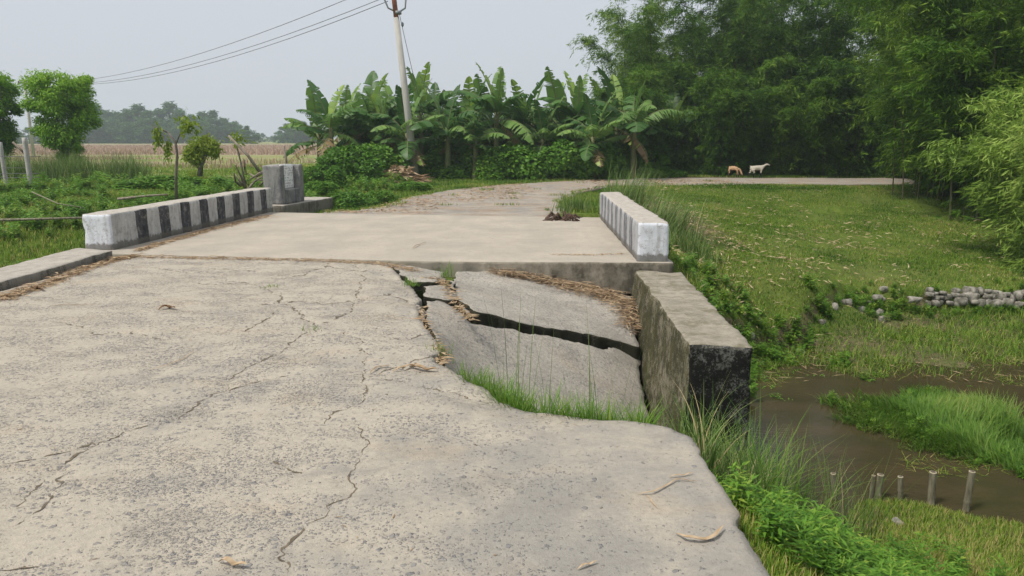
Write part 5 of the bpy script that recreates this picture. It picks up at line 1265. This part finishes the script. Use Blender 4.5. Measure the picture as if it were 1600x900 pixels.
x = rng.uniform(-6, 8, 60000); y = rng.uniform(15.6, 29, 60000); d_, _, _ = dpoly(x, y, far_poly); m = inpoly(x, y, far_poly) & ((d_ < .45*vnoise(x*1.5, y*1.5, 41)) | (vnoise(x*1.2, y*1.6, 42) > .86)) & ~inpoly(x, y, deck_poly)
stuff_blades('grass', 'grass creeping onto the broken edges of the far road', np.column_stack([x[m], y[m]]), .07, .014, MAT['grass'], vfun=vg, surf=lambda x, y: 0*x-.01)
# long grass in the marsh edge and the floating grass island
mz = lambda x, y: np.maximum(ground_z(x, y), WATER-.02)
k = lambda x, y: (ground_z(x, y, False) < -1.35) & (ground_z(x, y, False) > -1.93) & (y > 9.6)
xy = scatter(60000, 2.3, 14.5, 9.7, 15.5, k, (.9, .45)); stuff_blades('marsh_grass', 'thin grass growing out of the shallow water edge', xy, .17, .010, MAT['grass'], (.1, .8), (.2, 1.2), vfun=lambda q: .5+0*q[:, 0], surf=mz)
isl = [tuple(P(*q, WATER)[:2]) for q in [(1298, 636), (1330, 618), (1400, 612), (1440, 604), (1500, 622), (1560, 640), (1640, 668), (1700, 700), (1720, 755), (1640, 755), (1590, 742), (1520, 735), (1470, 728), (1410, 700), (1380, 676), (1330, 668)]]
isl = [tuple(q) for q in rough_line(isl, .12, .30, 93, True)]; c_ = np.array(isl).mean(0); x = rng.uniform(3.5, 9.5, 90000); y = rng.uniform(5.5, 11, 90000); d_, _, _ = dpoly(x, y, isl); m = inpoly(x, y, isl) & (rng.random(len(x)) < sstep(-.05, .25, d_)*.9+.1); xy = np.column_stack([x[m], y[m]])[:19000]
d_, _, _ = dpoly(xy[:, 0], xy[:, 1], isl); n = len(xy)
isl_h = .12+.30*sstep(0, .5, d_)*sstep(.25, .75, vnoise(xy[:, 0]*1.6, xy[:, 1]*1.6, 4))+.05*vnoise(xy[:, 0]*5, xy[:, 1]*5, 6)
V, F, A = blades(np.column_stack([xy, np.full(n, WATER-.02)]), isl_h*rng.uniform(.6, 1.35, n), rng.uniform(.009, .017, n), np.clip(rng.beta(2, 2, n)*.8+.6*fbm(xy[:, 0]*1.6, xy[:, 1]*1.6, 7, 3)+.1, 0, 1), 6*vnoise(xy[:, 0]*1.1, xy[:, 1]*1.1, 61)+rng.normal(0, .7, n), rng.uniform(.05, .7, n), rng.uniform(.4, 1.6, n), 3)
tag(npmesh('water_grass', V, F, MAT['bright_grass'], attrs={'v': A}), 'bright green grass mat floating in the stream', 'grass', kind='stuff')
ib = [(*p, WATER+.012+.05*(1 if 0 else 0)) for p in isl]; 
n = 900; x = rng.uniform(3.0, 13, n*4); y = rng.uniform(9.8, 14, n*4); m = (ground_z(x, y, False) < -1.45) & (vnoise(x*1.3, y*2.2, 83) > .5); x, y = x[m][:n], y[m][:n]; n = len(x)
V, F, A = leaf_quads(np.stack([x, y, np.maximum(ground_z(x, y), WATER)+.03], 1), rdir(n, -.05, .3), rdir(n, .4, 1), rng.uniform(.08, .26, n), rng.uniform(.005, .010, n), rng.beta(2, 2, n), .2, .1)
tag(npmesh('dead_grass', V, F, MAT['litter'], attrs={'v': A}), 'dead straw tangled in the grass of the water margin', 'dead grass', kind='stuff')
# sparse stalks on the open water
k = lambda x, y: (vnoise(x*1.1, y*1.8, 55) > .66-.25*sstep(9.5, 11, y)) & (ground_z(x, y, False) < WATER)
xy = scatter(26000, 2.8, 14, 6.6, 13.5, k); stuff_blades('water_weed', 'floating grass stalks scattered on the water', xy, .14, .006, MAT['grass'], (1.0, 1.6), (.0, .5), surf=lambda x, y: 0*x+WATER+.003, vfun=lambda q: .7+0*q[:, 0])
# near bank: mown looking grass, tall reeds and broad weeds
kn = lambda x, y: (ground_z(x, y, False) > -1.8) & (y < 6.6)
xy = scatter(130000, 1.0, 7.0, 2.2, 6.6, kn); stuff_blades('grass', 'short yellow green grass of the near bank', xy, .055, .006, MAT['grass'], vfun=lambda q: .62+.35*fbm(q[:, 0]*.9, q[:, 1]*.9, 44, 3))
def tuftline(n, cx, cy, sx, sy, L, Wd, mat, name, label, lean=(.0, .45), curl=(.2, 1.3), ntuft=14, seg=6, spread=.05, vbase=.5):
    t = np.column_stack([rng.normal(cx, sx, ntuft), rng.normal(cy, sy, ntuft)])
    i = rng.integers(0, ntuft, n); p = t[i]+rng.normal(0, spread, (n, 2)); z = ground_z(p[:, 0], p[:, 1])-.02; ok = ~inpoly(p[:, 0], p[:, 1], road_out) & ~((p[:, 0] > 1.36) & (p[:, 0] < 2.2) & (p[:, 1] > 5.9) & (p[:, 1] < 9.6)); p, z = p[ok], z[ok]; n = len(p)
    V, F, A = blades(np.column_stack([p, z]), L*rng.uniform(.45, 1.25, n), Wd*rng.uniform(.7, 1.3, n), np.clip(rng.normal(vbase, .34, n), 0, 1), rng.uniform(0, 6.28, n), rng.uniform(*lean, n), rng.uniform(*curl, n), seg)
    o = npmesh(name, V, F, MAT[mat], attrs={'v': A}); tag(o, label, 'grass', kind='stuff'); return o
tuftline(950, 1.55, 4.85, .18, .32, .74, .009, 'bright_grass', 'reed_grass', 'tall thin grass between the wing wall end and the road corner', ntuft=22)
tuftline(900, 1.38, 4.3, .12, .35, .55, .007, 'reed', 'reed_grass', 'long arching grass along the right road edge', ntuft=14)
tuftline(300, 2.2, 4.9, .25, .35, .75, .006, 'reed', 'reed_grass', 'thin reeds standing against the brown water', (.0, .3), (.1, .8), ntuft=12)
def edge_grass(n, i0, i1, off, L, Wd, mat, label, lean=(0, .5), curl=(.2, 1.2)):
    e_ = np.array(edge[i0:i1]); t = rng.uniform(0, len(e_)-1.001, n); i = t.astype(int); f = (t-i)[:, None]; p = e_[i]*(1-f)+e_[i+1]*f
    T = e_[i+1]-e_[i]; N_ = np.stack([-T[:, 1], T[:, 0]], 1); N_ /= np.linalg.norm(N_, axis=1)[:, None]; q = p+N_*(.03+off*rng.uniform(0, 1, n)**1.5)[:, None]
    keep = ~inpoly(q[:, 0], q[:, 1], road_out) & (vnoise(q[:, 0]*6, q[:, 1]*6, 77) > .22); q = q[keep]; n = len(q); z = ground_z(q[:, 0], q[:, 1])-.01
    V, F, A = blades(np.column_stack([q, z]), L*rng.uniform(.4, 1.25, n), np.full(n, Wd), rng.beta(2, 2, n), rng.uniform(0, 6.28, n), rng.uniform(*lean, n), rng.uniform(*curl, n), 5)
    tag(npmesh('gap_grass', V, F, MAT[mat], attrs={'v': A}), label, 'grass', kind='stuff')
edge_grass(3600, 9, 17, .42, .27, .008, 'bright_grass', 'green grass sprouting between the broken slab and the road')
edge_grass(1600, 12, 17, .25, .30, .008, 'weed', 'thicker grass in the low corner of the collapsed apron')
edge_grass(55, 11, 17, .35, .75, .005, 'reed', 'a few tall thin stalks standing over the broken slab', (0, .15), (.0, .4))
# seedlings in cracks
for (px, py, zz, h_, cnt, lab) in ((685, 560, -.1, .12, 90, 'grass tuft in the notch of the jagged road edge'), (643, 446, 0, .10, 60, 'grass tuft by the small cracked fragment'), (697, 432, -.04, .2, 40, 'spindly green stalks by the deck joint'), (425, 448, 0, .03, 40, 'mossy tuft at the crack start'), (487, 515, 0, .04, 25, 'tiny seedling in the long crack')):
    q = P(px, py, zz); n = cnt; V, F, A = blades(np.column_stack([rng.normal(0, .05, (n, 2)), np.full(n, 0.)]), h_*rng.uniform(.5, 1.4, n), np.full(n, .006), rng.uniform(.2, .9, n), rng.uniform(0, 6.28, n), rng.uniform(0, .9, n), rng.uniform(.2, 1, n), 3)
    o = npmesh('grass_tuft', V, F, MAT['bright_grass'], attrs={'v': A}); o.location = q; tag(o, lab, 'grass tuft')
# long grass clump beside the far end of the right parapet
def clump(name, c, n, rad, L, Wd, mat, label, azb=None, lean=(.0, .5), curl=(.1, .9)):
    p = rng.normal(0, rad, (n, 2)); az = rng.uniform(0, 6.28, n) if azb is None else rng.normal(azb, .7, n)
    z = ground_z(p[:, 0]+c[0], p[:, 1]+c[1])-float(ground_z(c[0], c[1]))-.02
    V, F, A = blades(np.column_stack([p, z]), L*rng.uniform(.4, 1.2, n), Wd*rng.uniform(.7, 1.3, n), rng.beta(2, 2, n), az, rng.uniform(*lean, n), rng.uniform(*curl, n), 5)
    o = npmesh(name, V, F, MAT[mat], attrs={'v': A}); o.location = (c[0], c[1], float(ground_z(c[0], c[1]))); tag(o, label, 'grass clump'); return o
clump('grass_clump', (2.45, 15.9), 520, .22, 1.15, .015, 'reed', 'tall grass clump behind the far end of the right striped wall', 0.2)
clump('grass_clump', (3.0, 14.4), 480, .28, .9, .015, 'reed', 'grass clump leaning right, beside the right striped wall', 0.2, (.1, .7), (.2, 1.0))
clump('grass_clump', (1.35, 16.0), 300, .2, .5, .010, 'reed', 'short grass clump on the deck side of the far wall end')
clump('grass_clump', (3.1, 12.9), 500, .25, .4, .012, 'reed', 'low brownish grass clump on the shoulder beside the right striped wall')
for i, (x, y) in enumerate(((-15.8, 27.2), (-17.0, 27.6), (-18.4, 27.4), (-14.4, 27.8))):
    clump('grass_clump', (x, y), 900, .4, 1.1, .02, 'reed', ['tall grass clump below the flat topped young tree', 'tall grass clump under the young tree, left of its trunk', 'tall grass clump beside the white fence post', 'tall grass clump right of the young tree, at the field edge'][i])
# broad-leaved weeds
def weed_proto(seed, H, nst, L, Wd, mat='weed'):
    r = np.random.default_rng(seed); root = empty('weed_plant'); tb = []; P_, D_, N_, S_ = [], [], [], []
    for k_ in range(nst):
        a = r.uniform(0, 6.28); out = np.array([math.cos(a), math.sin(a), 0])*r.uniform(.1, .5); h = H*r.uniform(.6, 1.1); t = np.linspace(0, 1, 6); p = np.outer(t*h, [0, 0, 1])+np.outer(t**1.6*h, out)+out*.1*h
        tb.append(tube_np(p, .004*(1-t*.6), 4, False))
        for tt in np.linspace(.2, 1, 9):
            c = np.array([np.interp(tt, t, p[:, q]) for q in range(3)])
            for s_ in range(3 if tt > .95 else 2):
                b = tt*20+s_*math.pi+r.uniform(-.5, .5); P_.append(c); D_.append([math.cos(b), math.sin(b), r.uniform(-.1, .7)]); N_.append([0, 0, 1]); S_.append(r.uniform(.6, 1.15)*(1.15-.5*tt))
    P_, D_, N_, S_ = map(np.array, (P_, D_, N_, S_)); n = len(P_)
    V, F, A = leaf_quads(P_, D_.astype(float), N_+r.normal(0, .25, (n, 3)), L*S_, Wd*S_, r.beta(2, 2, n), .12, .22)
    npmesh('leaves', V, F, MAT[mat], root, attrs={'v': A}); build_tubes('stems', tb, MAT['banana_stem'], root); return root
def weed_mass(name, label, pts, protos, smin, smax):
    """countless small plants merged to one mass"""
    Vs, Fs, As = [], [], []; b = 0
    for (x, y) in pts:
        src = protos[rng.integers(len(protos))]; V0, F0, A0 = src; a = rng.uniform(0, 6.28); s_ = rng.uniform(smin, smax)
        R_ = np.array([[math.cos(a), -math.sin(a), 0], [math.sin(a), math.cos(a), 0], [0, 0, 1]]); Vs.append(V0@R_.T*s_+np.array([x, y, float(ground_z(x, y))-.02])); Fs.append(F0+b); As.append(np.clip(A0+rng.normal(0, .12), 0, 1)); b += len(V0)
    tag(npmesh(name, np.concatenate(Vs), np.concatenate(Fs), MAT['weed'], attrs={'v': np.concatenate(As)}), label, 'weeds', kind='stuff')
def raw_leaves(seed, H, nst, L, Wd):
    r_ = weed_proto(seed, H, nst, L, Wd); lf = [c for c in r_.children if c.name.startswith('leaves')][0]; me = lf.data
    V = np.zeros(len(me.vertices)*3, np.float32); me.vertices.foreach_get('co', V); V = V.reshape(-1, 3).astype(float)
    F = np.zeros(len(me.loops), np.int32); me.loops.foreach_get('vertex_index', F); F = F.reshape(-1, 3); A = np.zeros(len(V), np.float32); me.attributes['v'].data.foreach_get('value', A)
    for c in list(r_.children): bpy.data.objects.remove(c)
    bpy.data.objects.remove(r_); return V, F, A
wp = [raw_leaves(81, .30, 6, .11, .030), raw_leaves(82, .22, 7, .09, .028), raw_leaves(83, .36, 5, .13, .026)]
pts = [(rng.normal(2.1, .6), rng.normal(3.75, .6)) for _ in range(760)]
pts = [p for p in pts if p[0] > 1.08+.0*p[1] and p[1] > 2.2 and p[0] < 3.6 and not (p[0] < 1.12 and p[1] < 4.1)]
weed_mass('weeds', 'dense bright weeds with lance leaves along the right road edge', pts, wp, .4, .85)
pts = [(rng.normal(1.55, .22), rng.normal(4.6, .5)) for _ in range(130)]; pts = [p for p in pts if p[0] > 1.1]
weed_mass('weeds', 'low weeds at the road corner below the tall grass', pts, wp, .4, .8)
wl = [raw_leaves(84, .45, 6, .2, .07), raw_leaves(85, .35, 7, .16, .05)]
pts = []
while len(pts) < 900:
    x, y = rng.uniform(-17, -6.7), rng.uniform(8.0, 23)
    if vnoise(np.array(x*.7), np.array(y*.7), 66) > .48: pts.append((x, y))
weed_mass('weeds', 'leafy weeds covering the ditch sides behind the left striped wall', pts, wl, .35, .95)
pts = []
while len(pts) < 160:
    x, y = rng.normal(3.6, .9), rng.normal(10.6, .7)
    if x > 2.4: pts.append((x, y))
weed_mass('weeds', 'dark leafy weeds on the eroded bank above the water', pts, [wl[1]], .3, .7)
pts = [(x_, float(lip_y(np.array(x_)))+rng.normal(-.12, .16)) for x_ in rng.uniform(2.9, 7.4, 120)]
weed_mass('weeds', 'scrubby weeds hanging over the eroded lip of the bank', pts, [wl[1], wp[2]], .3, .75)
specs = [((x_, float(lip_y(np.array(x_)))+rng.normal(-.2, .2), 0), (rng.uniform(.03, .08),)*3) for x_ in rng.uniform(3.4, 7.4, 16)]
specs = [((c[0], c[1], float(ground_z(c[0], c[1]))+.02), s_) for c, s_ in specs]
tag(stones('rubble', specs, MAT['stone'], None, 15), 'few pale rubble bits scattered along the eroded bank lip', 'rubble', kind='stuff')
pts = [(rng.uniform(6.6, 13.5), rng.normal(13.75, .22)) for _ in range(230)]
isl_pts = []
while len(isl_pts) < 120:
    k_ = rng.integers(0, len(isl)); a_, b_ = np.array(isl[k_]), np.array(isl[(k_+1) % len(isl)]); q_ = a_+(b_-a_)*rng.random(); q_ = q_+(c_-q_)*rng.uniform(0, .7); isl_pts.append((q_[0], q_[1]))
_gz = ground_z; ground_z = lambda x, y, fine=True: np.asarray(WATER+0*x)
weed_mass('weeds', 'creeping leafy weeds around the rim of the floating grass mat', isl_pts, [wl[1]], .15, .42)
ground_z = _gz
weed_mass('weeds', 'weeds growing between the rubble stones', pts, [wl[1]], .15, .5)
pts = [(rng.uniform(-19, -4), rng.uniform(23, 27)) for _ in range(170)]
weed_mass('weeds', 'tall weeds along the edge of the open field', pts, wl, .5, 1.0)
pts = [(rng.uniform(-6.4, -3.2), rng.uniform(19, 27)) for _ in range(150)]; pts = [p for p in pts if not inpoly(np.array([p[0]]), np.array([p[1]]), far_poly)[0]]
weed_mass('weeds', 'low weeds on the verge between the pillar and the husk heap', pts, wl, .3, .7)

# ------------------------------------------------------------------ haze
hb = [(-420, -30, -4), (420, -30, -4), (420, 420, -4), (-420, 420, -4), (-420, -30, 22), (420, -30, 22), (420, 420, 22), (-420, 420, 22)]
hz = npmesh('haze', hb, [[0, 3, 2, 1], [4, 5, 6, 7], [0, 1, 5, 4], [1, 2, 6, 5], [2, 3, 7, 6], [3, 0, 4, 7]])
hm = bpy.data.materials.new('haze_air'); hm.use_nodes = True; hn = hm.node_tree.nodes; hn.clear(); ho = hn.new('ShaderNodeOutputMaterial'); hv = hn.new('ShaderNodeVolumePrincipled')
hv.inputs['Density'].default_value = .0009; hv.inputs['Color'].default_value = (.80, .91, 1, 1); hv.inputs['Anisotropy'].default_value = .2
hm.node_tree.links.new(hv.outputs[0], ho.inputs['Volume']); hz.data.materials.append(hm); tag(hz, 'pale humid haze over the whole place', 'haze', kind='stuff')
